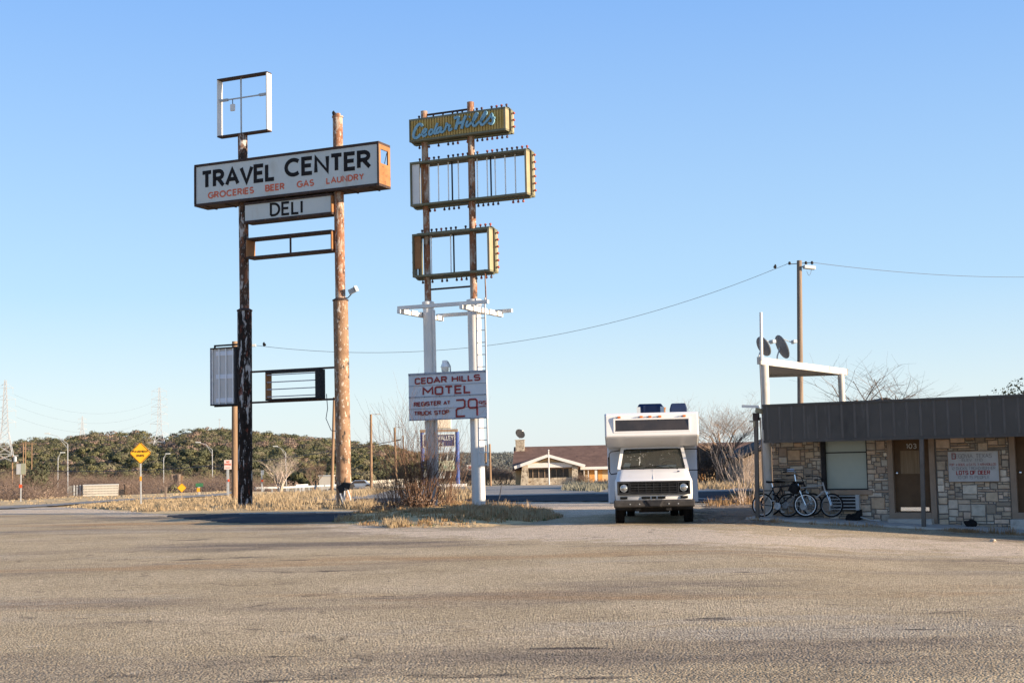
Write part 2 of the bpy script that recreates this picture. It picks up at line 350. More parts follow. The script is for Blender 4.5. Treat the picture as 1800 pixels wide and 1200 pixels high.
M_conc = mat('concrete', (.36,.33,.29), (.46,.43,.38), 1.5, .9, bump=.4, bscale=20, spots=[((.2,.18,.15), 3, .58, .75, (1,1,1))])
M_whitepaint = mat('white_paint', (.60,.58,.545), (.66,.64,.60), 2, .5, spots=[((.45,.36,.27), 6, .66, .76, (1,1,.3))])
M_rust = mat('rusty_pipe', (.19,.078,.038), (.27,.125,.065), 5, .85, bump=.5, bscale=30, spots=[
    ((.34,.27,.21), 4.5, .49, .57, (1,1,.35)), ((.05,.03,.022), 3.2, .56, .63, (1,1,.4)), ((.46,.40,.34), 12, .56, .62, (1,1,.5))])
M_tanpole = mat('flaking_tan_pole', (.19,.11,.062), (.29,.18,.108), 2.2, .85, bump=.5, bscale=25, spots=[
    ((.52,.45,.37), 9, .56, .62, (1,1,.5)), ((.15,.07,.04), 5, .57, .65, (1,1,.4)), ((.03,.025,.022), 3, .57, .63, (1,1,.5))])
M_blotch = mat('blotchy_pole', (.03,.024,.02), (.11,.06,.038), 2.5, .85, spec=.15, bump=.5, bscale=25, spots=[
    ((.42,.39,.36), 5, .53, .59, (1,1,.3)), ((.22,.09,.045), 4, .52, .6, (1,1,.4)), ((.5,.47,.43), 15, .60, .65, (1,1,.4))])
M_blackpole = mat('flaking_black_paint', (.012,.010,.009), (.03,.022,.019), 3, .8, spec=.12, bump=.5, bscale=25, spots=[
    ((.40,.39,.38), 6, .55, .61, (1,1,.22)), ((.16,.05,.03), 5, .58, .65, (1,1,.4)), ((.5,.48,.46), 17, .62, .67, (1,1,.3))])
M_darkrust = mat('dark_rusty_steel', (.03,.02,.017), (.065,.037,.028), 5, .8, spots=[((.30,.13,.06), 9, .62, .70, (1,1,1)), ((.4,.36,.32), 14, .68, .72, (1,1,1))])
M_orange = mat('orange_primer', (.24,.105,.036), (.31,.15,.06), 2, .8, spots=[((.12,.045,.022), 5, .58, .70, (1,1,1)), ((.38,.28,.2), 10, .64, .70, (1,1,1))])
M_face = mat('sign_face', (.47,.49,.465), (.53,.54,.51), .8, .45, spots=[((.40,.375,.31), 1.3, .55, .8, (1,1,.4)), ((.34,.30,.24), 5, .64, .8, (1,1,.15))])
M_black = mat('black_lettering', (.012,.011,.012), (.02,.018,.018), 8, .8, spec=.15)
M_redtext = mat('red_lettering', (.50,.10,.05), (.58,.15,.08), 9, .6)
M_maroon = mat('maroon_lettering', (.24,.022,.02), (.30,.035,.03), 9, .6)
M_gold = mat('mustard_metal', (.36,.24,.06), (.45,.31,.10), 3, .6, spots=[((.50,.24,.05), 4, .58, .7, (1,1,.3))])
M_olive = mat('faded_olive_metal', (.115,.11,.065), (.165,.155,.095), 3, .6, spots=[((.22,.1,.05), 7, .66, .74, (1,1,1))])
M_cream = mat('cream_metal', (.27,.215,.125), (.33,.27,.165), 3, .6, spots=[((.4,.2,.08), 8, .64, .74, (1,1,1))])
M_blue = mat('blue_script_letters', (.15,.31,.41), (.20,.37,.47), 6, .5)
M_bulbdark = mat('dark_bulb', (.05,.025,.03), (.09,.04,.04), 9, .35)
M_bulbred = mat('red_bulb', (.28,.055,.04), (.36,.09,.06), 9, .3)
M_tubewhite = mat('fluorescent_tube', (.78,.78,.76), (.84,.84,.82), 9, .3)
M_steel = mat('galvanised_steel', (.34,.35,.35), (.42,.43,.42), 6, .55)
M_pylon = mat('pylon_steel', (.33,.345,.36), (.38,.39,.40), 1, .6)
M_board = mat('white_board', (.54,.548,.565), (.60,.608,.62), 1.2, .5, spots=[((.5,.47,.42), 2.5, .64, .8, (1,1,.3))])
M_seam = mat('grey_trim', (.26,.27,.31), (.34,.35,.39), 5, .5)
M_wood = mat('weathered_wood', (.19,.115,.065), (.27,.175,.105), 5, .9, bump=.5, bscale=30, stretch=(2,2,.15), spots=[((.14,.09,.06), 6, .58, .7, (2,2,.2))])
M_woodgrey = mat('grey_brown_wood', (.17,.125,.09), (.25,.19,.14), 5, .9, bump=.5, bscale=30, stretch=(2,2,.15), spots=[((.12,.085,.06), 6, .58, .7, (2,2,.2))])
M_fascia = mat('charcoal_metal', (.052,.046,.040), (.068,.060,.052), 1.2, .5, spots=[((.11,.10,.09), 5, .58, .76, (1,1,.2)), ((.03,.027,.025), .9, .55, .7, (1,1,.5))])
M_batten = mat('faded_charcoal_rib', (.078,.070,.062), (.098,.088,.078), 2, .6)
M_soffit = mat('dark_soffit', (.10,.085,.07), (.14,.12,.10), 3, .8)
M_stone = mat('fieldstone', (.75,.75,.75), (1,1,1), 7, .9, bump=.7, bscale=22, tint=True)
M_mortar = mat('mortar', (.13,.115,.10), (.19,.17,.15), 8, .95)
M_brown = mat('brown_door_paint', (.095,.055,.03), (.125,.074,.04), 3, .7, spec=.15)
M_tan = mat('tan_trim', (.23,.165,.115), (.29,.21,.15), 3, .7)
M_dish = mat('dish_grey', (.11,.11,.115), (.15,.15,.155), 5, .6)
M_canopy = mat('stained_cream_paint', (.40,.375,.33), (.47,.445,.40), 2, .6, spots=[((.27,.17,.09), 3, .6, .74, (1,1,.3)), ((.12,.07,.04), 9, .68, .74, (1,1,.5))])
M_wire = mat('wire', (.06,.06,.07), (.08,.08,.09), 5, .6)
M_dkmetal = mat('dark_metal', (.018,.018,.02), (.035,.033,.033), 8, .7, spec=.15)
M_rubber = mat('rubber', (.009,.009,.01), (.02,.018,.017), 12, .9, spec=.12)
M_chrome = mat('chrome', (.75,.76,.78), (.82,.83,.85), 9, .16, metal=1)
M_rv = mat('gelcoat_white', (.66,.635,.60), (.71,.685,.65), 1.2, .35, spots=[((.58,.50,.42), 2.2, .62, .8, (1,1,.25)), ((.36,.27,.19), 5, .67, .76, (2.5,2.5,.22))], spec=.5)
M_rvblue = mat('coach_panel', (.56,.57,.60), (.62,.63,.65), 1.2, .4)
M_bumper = mat('bumper_paint', (.028,.025,.022), (.055,.048,.042), 5, .75)
M_grille = mat('grille_black', (.006,.006,.006), (.012,.012,.012), 9, .8, spec=.08)
M_grillebar = mat('grille_trim', (.012,.012,.012), (.030,.029,.028), 9, .5)
M_glass = glass_mat('windshield_glass', (.72,.76,.68), .10)
M_darkglass = mat('dark_window', (.028,.022,.018), (.05,.038,.03), 2, .18, spec=.5)
M_amber = mat('amber_lens', (.55,.13,.03), (.65,.2,.05), 9, .3)
M_lens = mat('headlight_lens', (.22,.225,.22), (.5,.5,.49), 22, .1, metal=.7)
M_acblue = mat('blue_cover', (.008,.018,.055), (.016,.031,.08), 3, .6, spots=[((.5,.5,.5), 4, .68, .72, (1,1,1))])
M_cabin = mat('cabin_fabric', (.10,.095,.06), (.15,.14,.09), 5, .9)
M_dash = mat('dashboard', (.20,.22,.14), (.26,.28,.19), 5, .8)
M_paper = mat('paper', (.7,.69,.6), (.75,.74,.66), 5, .8)
# ---------------------------------------------------------------- setting: ground, lot, roads, hills
from mathutils import noise as NZ
RNG = random.Random(11)
def nz(x, y, s=1.): return NZ.noise(Vector((x*s, y*s, 3.7)))
def inside(p, poly):
    x, y = p; c = False; n = len(poly)
    for i in range(n):
        (x0, y0), (x1, y1) = poly[i], poly[i-1]
        if (y0 > y) != (y1 > y) and x < (x1-x0)*(y-y0)/(y1-y0)+x0: c = not c
    return c
def wpoly(px): return [(G(x, y).x, G(x, y).y) for x, y in px]
def rows(a, b, k, m=.05):
    r = [a]
    while r[-1] < b: r.append(r[-1]+max(m, abs(r[-1])*k))
    return r
mb = MB(); Ys = rows(-60, 4, .03, 2)+rows(6, 470, .02)+[600, 900, 1500, 3000, 7000]; us = [-1.3+2.6*i/110 for i in range(111)]
for Y in Ys:
    for u in us:
        X = u*(max(Y, 0)+30); h = gz(X, min(Y, 470))
        mb.v.append((X, Y, h-.05+(nz(X, Y, .12)*.05 if Y > 48 else 0)))
nu = len(us)
mb.f = [(r*nu+c, r*nu+c+1, (r+1)*nu+c+1, (r+1)*nu+c) for r in range(len(Ys)-1) for c in range(nu-1)]
ground = struct(mb.build('ground', M_ground, smooth=False)); ground['label'] = 'dry tan ground falling away beyond the motel lot'

def edge_d(p, poly):
    b = 1e9
    for i in range(len(poly)):
        (x0, y0), (x1, y1) = poly[i-1], poly[i]; dx, dy = x1-x0, y1-y0; l = dx*dx+dy*dy or 1e-9
        t = min(1, max(0, ((p[0]-x0)*dx+(p[1]-y0)*dy)/l)); b = min(b, math.hypot(p[0]-x0-dx*t, p[1]-y0-dy*t))
    return b
def sheet(name, poly, m, dz, edge=.4, ymin=None, ymax=None, umin=-.9, umax=.9, du=.004, ky=.009, dome=0, dither=0):
    rg = random.Random(name+str(poly[0]))
    ya = ymin if ymin is not None else min(p[1] for p in poly); yb = ymax or max(p[1] for p in poly)
    Y_ = rows(max(ya-1, .5), yb+1, ky, .03); idx = {}; mb = MB()
    lo = min(p[0]/max(p[1], 1) for p in poly)-.02; hi = max(p[0]/max(p[1], 1) for p in poly)+.02
    nU = int((min(hi, umax)-max(lo, umin))/du)+2; u0 = max(lo, umin)
    def vid(i, j):
        if (i, j) not in idx:
            Y = Y_[j]; X = (u0+i*du)*Y
            h = gz(X, Y)+dz
            if dome:
                q = edge_d((X, Y), poly) if inside((X, Y), poly) else 0; h += dome*sstep(0, 2.6, q)*(1+.35*nz(X, Y, 1.1))-.05*(q == 0)
            idx[(i, j)] = len(mb.v); mb.v.append((X, Y, h))
        return idx[(i, j)]
    for j in range(len(Y_)-1):
        Yc = (Y_[j]+Y_[j+1])/2
        for i in range(nU):
            Xc = (u0+(i+.5)*du)*Yc
            e = edge*(nz(Xc, Yc, .6)+.6*nz(Xc+9, Yc, 2.3)); e2 = edge*nz(Xc, Yc+31, .7)
            if dither:
                q_ = edge_d((Xc, Yc), poly)*(1 if inside((Xc, Yc), poly) else -1)+e
                ok = rg.random() < sstep(-dither, dither, q_)*.93
            else: ok = inside((Xc+e*.7, Yc+e2), poly)
            if ok: mb.f.append((vid(i, j), vid(i+1, j), vid(i+1, j+1), vid(i, j+1)))
    return mb.build(name, m)
LOTP = wpoly([(-900,925),(-300,899),(0,895),(60,891),(110,890.5),(135,892),(220,898),(300,904),(420,901),(560,899),(650,897),(700,893),(780,886),(870,881.5),(1070,881.5),(1240,884),(1335,886)])+[(14,52),(30,45),(40,20),(30,2),(-30,2)]
lot = struct(sheet('parking_lot', LOTP, M_lot, .0, .35)); lot['label'] = 'worn tan chip seal parking lot'
GRP = [wpoly([(585,922),(700,929),(830,931),(985,921),(1150,926),(1330,938),(1500,942),(1700,950),(1900,962),(2000,990),(1600,968),(1300,958),(1050,950),(800,946),(640,938)]),
       wpoly([(870,882),(1075,882),(1230,886),(1180,898),(1060,905),(985,908),(930,892)]),
       wpoly([(-60,893),(150,890),(300,898),(430,899),(600,897),(660,896),(560,902),(400,904),(250,907),(100,903),(-60,905)])]
GRB = [(min(p[0] for p in g)-3, min(p[1] for p in g)-3, max(p[0] for p in g)+3, max(p[1] for p in g)+3) for g in GRP]
def gravel_w(x, y):
    b = 0
    for g, (xa, ya, xb, yb) in zip(GRP, GRB):
        if xa < x < xb and ya < y < yb: d = edge_d((x, y), g)*(1 if inside((x, y), g) else -1); b = max(b, sstep(-2.2, 1.6, d))
    return b
at_ = lot.data.attributes.new('gravel', 'FLOAT', 'POINT'); at_.data.foreach_set('value', [gravel_w(v.co.x, v.co.y) for v in lot.data.vertices])
road = struct(sheet('frontage_road', wpoly([(470,883.5),(560,874),(640,865),(760,857),(905,853),(1075,852),(1345,854),(1500,858),(1500,880),(1075,881),(870,881),(700,884),(560,884)]), M_road, .02, .3)); road['label'] = 'grey frontage road beside the motel lot'
A = [(-400,906),(0,890),(100,885.5),(222,877),(260,875.5),(330,871.5),(400,867),(520,861),(640,856)]; B = [(640,858.5),(520,863.5),(400,870.5),(330,875),(260,878.7),(222,880.3),(100,889),(0,894.8),(-400,916)]
struct(sheet('side_road', wpoly(A+B), M_road, .03, .1))
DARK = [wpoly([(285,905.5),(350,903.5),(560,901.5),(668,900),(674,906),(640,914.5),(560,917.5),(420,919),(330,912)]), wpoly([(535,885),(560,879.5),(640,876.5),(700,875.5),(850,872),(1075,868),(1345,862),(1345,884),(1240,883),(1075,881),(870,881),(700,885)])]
struct(sheet('asphalt_patch', DARK[0], M_tar, .008, .25))['label'] = 'dark asphalt strip across the driveway mouth'
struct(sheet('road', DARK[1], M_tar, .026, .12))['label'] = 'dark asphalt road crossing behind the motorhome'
line = MB()
ln = [G(1225, 875.5, .035), G(1345, 879.5, .035)]
line.bar(ln[0], ln[1], .14, .008); struct(line.build('painted_line', M_whitepaint))
ISL = wpoly([(588,917),(640,924),(740,927),(860,926),(930,920),(988,909),(960,896),(900,888),(820,885),(720,885),(660,892),(610,905)])
isl = struct(sheet('grass_island', ISL, M_ground, .004, .5, dome=.16)); isl['label'] = 'low mound of dry grass around the motel sign poles'
def isl_z(X, Y):
    return .16*sstep(0, 2.6, edge_d((X, Y), ISL)) if inside((X, Y), ISL) else 0
DIRT = wpoly([(1222,900),(1240,889),(1330,884),(1350,892),(1345,918),(1300,921),(1228,917)])
struct(sheet('dirt_patch', DIRT, M_dirt, .016, .5, dither=.4, du=.0022, ky=.005))
RIDGE = [(-400,800),(-100,785),(0,770),(60,762),(110,761),(164,751),(245,750),(270,757),(296,757),(320,743),(340,744),(410,748),(450,751),(520,757),(570,761),(615,768),(655,770),(690,776),(720,782),(760,786),(830,783),(900,785),(960,787),(1060,790),(1200,792),(1400,795),(2000,797)]
def ridge(x):
    for (a, ya), (b, yb) in zip(RIDGE, RIDGE[1:]):
        if a <= x <= b: return ya+(yb-ya)*(x-a)/(b-a)
    return 790
def hor(x): return HY-(x-900)*math.tan(ROLL)
def yr(x): return 900+900*sstep(700, 830, x)
def hill(x, s):
    Yr = yr(x); Y = 470+(Yr-470)*s; u = (x-900)/F; zr = EYE+(hor(x)-(ridge(x)+17))*Yr/F; z0 = -7.5
    z = z0+(zr-z0)*(s**.85)+NZ.noise(Vector((u*Y/90, Y/90, 0)))*3*math.sin(math.pi*min(1, s))
    return Vector((u*Y, Y, z))
M_hill = mat('scrub_hillside', (.20,.16,.10), (.34,.27,.18), .03, .95, spots=[((.50,.43,.33), .05, .58, .66, (1,1,3)), ((.12,.11,.06), .08, .52, .62, (1,1,1))])
mb = MB(); xs = list(range(-500, 2301, 20)); ss = [0,.06,.12,.2,.28,.36,.44,.52,.6,.68,.76,.84,.92,1]
for s_ in ss: mb.v += [tuple(hill(x, s_)) for x in xs]
mb.v += [tuple(hill(x, 1)+Vector((0, 500, -22))) for x in xs]
n = len(xs); mb.f = [(r*n+c, r*n+c+1, (r+1)*n+c+1, (r+1)*n+c) for r in range(len(ss)) for c in range(n-1)]
struct(mb.build('hills', M_hill, smooth=True))['label'] = 'low scrub covered hills along the skyline'

# ---------------------------------------------------------------- foliage builders
def crown(mb, c, rx, rz, n, q, rng, lobes=5, squash=.75):
    """leaf-clump faces spread through lobes of an uneven crown"""
    L = []
    for i in range(lobes):
        a = rng.random()*6.28; d = rng.random()**.5*.62
        L.append((c[0]+rx*d*math.cos(a), c[1]+rx*d*math.sin(a), c[2]+rz*(rng.random()*1.1-.45), rx*(.38+.3*rng.random())))
    for k in range(n):
        lx, ly, lz, lr = L[rng.randrange(lobes)]
        v = Vector((rng.gauss(0,1), rng.gauss(0,1), rng.gauss(0,1))).normalized(); rr = lr*(.65+.42*rng.random())
        p = Vector((lx, ly, lz))+Vector((v.x*rr, v.y*rr, v.z*rr*squash*rz/rx if rz < rx else v.z*rr))
        nn = (v+Vector((rng.gauss(0,.32), rng.gauss(0,.32), rng.gauss(0,.32)))).normalized()
        sn = (v*.55+(p-Vector(c)).normalized()*.5+Vector((rng.gauss(0,.16), rng.gauss(0,.16), .12+rng.gauss(0,.16)))).normalized()
        if len(mb.n) < len(mb.v): mb.n += [(0,0,0)]*(len(mb.v)-len(mb.n))
        mb.n += [tuple(sn)]*4
        a = nn.cross(Vector((rng.gauss(0,1), rng.gauss(0,1), rng.gauss(0,1)))).normalized(); b = nn.cross(a)
        sa = q*(.6+.8*rng.random()); sb = sa*(.45+.4*rng.random())
        mb.add([p-a*sa*.5, p+b*sb*.5, p+a*sa*.5, p-b*sb*.5], [(0,1,2,3) if b.cross(a).dot(sn) > 0 else (3,2,1,0)])
    return mb
def twig(mb, p, d, ln, r, depth, rng, kids=3, up=.12, spread=.6, n=4, seg=3, ends=None):
    pts = [p]; rs = [r]; d = d.normalized()
    for i in range(seg):
        d = (d+Vector((rng.gauss(0,.16), rng.gauss(0,.16), rng.gauss(0,.1)+up*.5))).normalized()
        pts.append(pts[-1]+d*(ln/seg)); rs.append(r*(1-.5*(i+1)/seg))
    mb.tube(pts, rs, n, cap=False)
    if depth <= 0:
        if ends is not None: ends.append(pts[-1])
        return
    for k in range(kids):
        t = .35+.65*(k+rng.random())/kids; i = min(seg-1, int(t*seg)); f = t*seg-i
        q = pts[i].lerp(pts[i+1], f); a = rng.random()*6.28
        side = Vector((math.cos(a), math.sin(a), .25*rng.random())); nd = (d*(1-spread*.5)+side*spread).normalized()
        twig(mb, q, nd, ln*(.55+.25*rng.random()), max(rs[min(i+1, seg)]*.62, .0035), depth-1, rng, kids, up, spread, max(3, n-1), seg, ends)
def tufts(name, polys, n, hmin, hmax, m, seed, wid=.016, blades=9, zf=None, spread=.14, keep=None):
    rng = random.Random(seed); mb = MB()
    for poly, cnt in zip(polys, n):
        xa, xb = min(p[0] for p in poly), max(p[0] for p in poly); ya, yb = min(p[1] for p in poly), max(p[1] for p in poly); k = 0; tries = 0
        while k < cnt and tries < cnt*30:
            tries += 1
            X, Y = rng.uniform(xa, xb), rng.uniform(ya, yb)
            if not inside((X, Y), poly): continue
            if nz(X, Y, .5)+.5*nz(X, Y, 1.7) < rng.uniform(-.55, .25): continue
            k += 1; z = gz(X, Y)+(zf(X, Y) if zf else 0); h0 = rng.uniform(hmin, hmax)*(1+.5*nz(X+40, Y, .35))
            for b in range(blades):
                a = rng.random()*6.28; r = rng.random()*spread; x, y = X+r*math.cos(a), Y+r*math.sin(a); h = h0*rng.uniform(.5, 1.1)
                lean = h*rng.uniform(.1, .75); a2 = a+rng.gauss(0,.7); wx, wy = wid*math.cos(a2+1.57), wid*math.sin(a2+1.57)
                mx, my = x+lean*.4*math.cos(a2), y+lean*.4*math.sin(a2); tx, ty = x+lean*math.cos(a2), y+lean*math.sin(a2)
                mb.add([(x-wx, y-wy, z-.03), (x+wx, y+wy, z-.03), (mx+wx*.7, my+wy*.7, z+h*.6), (mx-wx*.7, my-wy*.7, z+h*.6), (tx, ty, z+h)], [(0,1,2,3), (3,2,4)])
    return stuff(mb.build(name, m))
L_green = [leaf_mat('olive_juniper', (.115,.112,.052), (.185,.172,.084), .04), leaf_mat('dark_juniper', (.075,.080,.042), (.125,.125,.064), .04), leaf_mat('grey_oak', (.150,.134,.080), (.210,.185,.115), .04)]
L_brown = leaf_mat('bare_brush', (.205,.145,.108), (.285,.210,.160), .3)
L_grey = leaf_mat('haze_tinted_scrub', (.125,.135,.12), (.19,.19,.165), .2)  # distance haze is put into this grey leaf colour
L_grass = leaf_mat('dry_grass', (.36,.265,.15), (.50,.385,.24), 1.2)
L_grass2 = leaf_mat('rusty_grass', (.29,.175,.085), (.42,.275,.14), 1.5)
L_greygrass = leaf_mat('grey_weed', (.20,.19,.14), (.30,.28,.20), 1.5)
M_bark = mat('bare_bark', (.17,.11,.072), (.26,.18,.125), 8, .9)
M_bushbark = mat('warm_brown_stems', (.115,.062,.036), (.20,.12,.075), 8, .9)
M_barkpale = mat('pale_bark', (.42,.33,.26), (.54,.44,.35), 8, .9)
M_barkdark = mat('dark_bark', (.085,.06,.045), (.14,.10,.075), 8, .9)

# hillside woods: the nearest trees are things, the rest one mass
rng = random.Random(5); spots = []
for k in range(6200):
    x = rng.uniform(-60, 960) if k < 5500 else rng.uniform(960, 1400); s_ = rng.random()**(.9)
    if 270 < x < 345 and .80 < s_ < .97 and rng.random() < .8: continue
    if 215 < x < 345 and .62 < s_ < .97 and rng.random() < .45: continue
    p = hill(x, s_)
    dens = NZ.noise(Vector((p.x/40, p.y/55, 1.5)))
    if dens < -.25 and rng.random() < .55: continue
    far = x > 770
    spots.append((p, rng.choice((rng.uniform(2.2, 3.6), rng.uniform(3., 4.8)))*(1.4 if far else 1), x, s_))
spots.sort(key=lambda q: q[0].y/q[1])
protos = []
for i in range(5):
    g = random.Random(40+i); mb = MB(); crown(mb, (0,0,1.9), 3, 2.0, 620, .58, g, 5); cr = mb.mesh('crown', L_green[(0,1,0,2,1)[i]])
    mb = MB(); mb.tube([(0,0,-.5),(.1,0,1),(.2,.1,2.2)], [.22,.16,.08], 6); twig(mb, Vector((0,0,.8)), Vector((.7,.2,1)), 1.6, .1, 1, g)
    protos.append((cr, mb.mesh('trunk', M_barkdark)))
near = [q for q in spots if q[2] < 735][:260]; spots = near+[q for q in spots if q not in near]
for p, sz, x, s_ in near:
    i = RNG.randrange(5); cr, tk = protos[i]
    look = ('olive green', 'dark green', 'olive green', 'greyish olive', 'dark green')[i]
    t = thing('hillside_tree', p, 'low %s tree, one of many like it on the lower hillside' % look, 'tree', RNG.random()*6.28, look+' trees on the lower hillside')
    q = sz/3*RNG.uniform(.85, 1.1); t.scale = (q, q, q*RNG.uniform(.85, 1.15))
    for nm, me in (('crown', cr), ('trunk', tk)):
        o = bpy.data.objects.new(nm, me); COL.objects.link(o); o.parent = t
mass = [MB() for _ in range(5)]
for p, sz, x, s_ in spots[260:]:
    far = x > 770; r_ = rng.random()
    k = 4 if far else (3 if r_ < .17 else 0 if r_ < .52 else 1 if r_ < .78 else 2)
    nq = int(max(70, min(220, 130000/p.y)))
    crown(mass[k], (p.x, p.y, p.z+sz*.45), sz, sz*.62, nq, sz*.20, rng, 5)
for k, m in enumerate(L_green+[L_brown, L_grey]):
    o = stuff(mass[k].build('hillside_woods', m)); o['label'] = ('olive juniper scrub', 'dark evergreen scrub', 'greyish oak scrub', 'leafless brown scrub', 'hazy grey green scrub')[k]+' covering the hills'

# brown thicket below the verge
bp = []
for i in range(3):
    g = random.Random(70+i); mb = MB()
    for k in range(16):
        a = g.random()*6.28; twig(mb, Vector((math.cos(a)*g.random()*.8, math.sin(a)*g.random()*.8, -.2)), Vector((math.cos(a)*.8, math.sin(a)*.8, .9)), 2.2, .035, 2, g, 4, .05, .8, 3, 3)
    crown(mb, (0,0,1.25), 2.1, 1.2, 1900, .085, g, 10); bp.append(mb.mesh('brown_bush', L_brown))
for i in range(150):
    x = -20+RNG.random()*470; Y = RNG.uniform(150, 290)
    u = (x-900)/F; X = u*Y
    top = (848 if x < 120 else 843 if x < 250 else 849)+RNG.uniform(-7, 7)
    if 62 < x < 285: Y = 345+RNG.random()*40; X = u*Y; top = 841+RNG.uniform(-5, 6)
    z = gz(X, Y); h = EYE+(hor(x)-top)*Y/F - z
    o = bpy.data.objects.new('brown_bush', bp[i % 3]); COL.objects.link(o); o.location = (X, Y, z); k = max(.6, h/2.5)
    o.scale = (k*1.05, k*1.05, k); o.rotation_euler = (0, 0, RNG.random()*6.28)
    tag(o, 'leafless brown bush in the thicket below the verge', 'bush', 'leafless brown bushes below the verge')
def tree(name, label, cat, loc, build, group=None):
    t = thing(name, loc, label, cat, group=group); build(t); return t
def big_green(sz, seed, m, n=700, q=.4, rx=None, rz=None):
    def f(t):
        g = random.Random(seed); mb = MB(); crown(mb, (0,0,sz*.75 if rz is None else sz-rz), rx or sz*.8, rz or sz*.62, n, q, g, 9); mb.build('crown', m, t)
        mb = MB(); mb.tube([(0,0,-.5),(.1,0,sz*.4),(0,.1,sz*.9)], [.3,.2,.08], 7); twig(mb, Vector((0,0,sz*.3)), Vector((.6,.3,1)), sz*.6, .12, 1, g); mb.build('trunk', M_barkdark, t)
    return f
def at_depth(x, y, Y): p = P(x, y, Y); return Vector((p.x, p.y, gz(p.x, p.y)))
p = at_depth(70, 845, 180); tree('evergreen_tree', 'bushy dark green evergreen beside the utility pole with the transformer', 'tree', p, big_green(8.4, 3, L_green[1], 1500, .34, 2.3, 3.1))
p = at_depth(47, 845, 190); tree('evergreen_tree', 'narrower dark evergreen half behind the sign back panel', 'tree', p, big_green(7.9, 4, L_green[1], 1000, .34, 1.5, 2.6))
p = at_depth(297, 862, 130); tree('evergreen_shrub', 'small olive shrub beside the grey sign boards', 'shrub', p, big_green(2.2, 8, L_green[0], 500, .2, 1.1, 1.0))
def bare(h, seed, m, kids=4, depth=4, r=.12, trunks=3, spread=.62, up=.1):
    def f(t):
        g = random.Random(seed); mb = MB(); tk = MB()
        for i in range(trunks):
            a = g.random()*6.28; d = Vector((.28*math.cos(a)*(trunks > 1), .28*math.sin(a)*(trunks > 1), 1)); e = Vector((0,0,-.2))+d*h*.3
            tk.tube([(.1*math.cos(a), .1*math.sin(a), -.3), e*.55, e], [r*1.25, r*1.05, r*.9], 7)
            for j in range(3):
                b = a+g.gauss(0, 1.1); twig(mb, e-d*h*.05*j, Vector((.6*math.cos(b), .6*math.sin(b), .95)), h*.36, r*.62, depth, g, kids, up, spread)
        tk.build('trunk', m, t); mb.build('branches', m, t)
    return f
tree('bare_tree', 'pale leafless tree in front of the hill beside a highway lamp', 'tree', at_depth(490, 850, 150), bare(5.6, 21, M_barkpale, 4, 3, .10, 4))
tree('bare_tree', 'small leafless grey tree beside the white storage box', 'tree', at_depth(553, 852, 190), bare(5.2, 22, M_bark, 4, 3, .08, 4))
tree('bare_tree', 'leafless spreading tree behind the white motorhome', 'tree', at_depth(1262, 850, 88), bare(6.1, 23, M_bark, 4, 4, .11, 3, .7))
tree('bare_tree', 'leafless tree rising behind the charcoal motel roof', 'tree', Vector((12.9, 47.5, -.2)), bare(6.3, 29, M_barkdark, 4, 3, .13, 3, .85, .02))
L_vine = leaf_mat('dark_vine', (.105,.066,.042), (.165,.11,.072), .8)
def vine(t):
    g = random.Random(31); mb = MB()
    for k in range(60):
        a = g.random()*6.28; rr = 1.7*g.random()**.5; twig(mb, Vector((rr*math.cos(a)*1.1, rr*math.sin(a), -.1)), Vector((.5*math.cos(a), .5*math.sin(a), 1)), 2.1, .03, 2, g, 4, -.05, .9, 3)
    mb.build('stems', M_barkdark, t); mb = MB(); crown(mb, (0,0,2.0), 2.0, .8, 1300, .18, g, 12); crown(mb, (0.4,0.3,1.0), 1.9, .9, 800, .16, g, 9); mb.build('dead_leaves', L_vine, t)
tree('vine_thicket', 'tangled brown vine thicket under the leafless tree', 'thicket', at_depth(1262, 850, 92), vine)
tree('vine_thicket', 'dark brown thicket close to the rear of the motorhome', 'thicket', at_depth(1232, 852, 96), vine)
tree('evergreen_tree', 'dark treetop showing above the motel roofline', 'tree', Vector((22.4, 59.5, 0)), big_green(4.05, 9, L_green[1], 3200, .13))
for x, y, Y, h in ((785,845,175,2.0),(806,845,168,2.3),(822,848,165,2.5),(836,848,172,2.4),(845,846,175,2.5),(868,848,170,2.3),(884,848,176,2.2),(893,848,172,1.9),(765,846,190,2.0)):
    o = bpy.data.objects.new('brown_bush', bp[int(x) % 3]); COL.objects.link(o); o.location = at_depth(x, y, Y); k = h/2.5; o.scale = (k*1.2, k*1.2, k); o.rotation_euler = (0,0,x)
    tag(o, 'leafless brown bush beyond the frontage road', 'bush', 'leafless bushes beyond the frontage road')
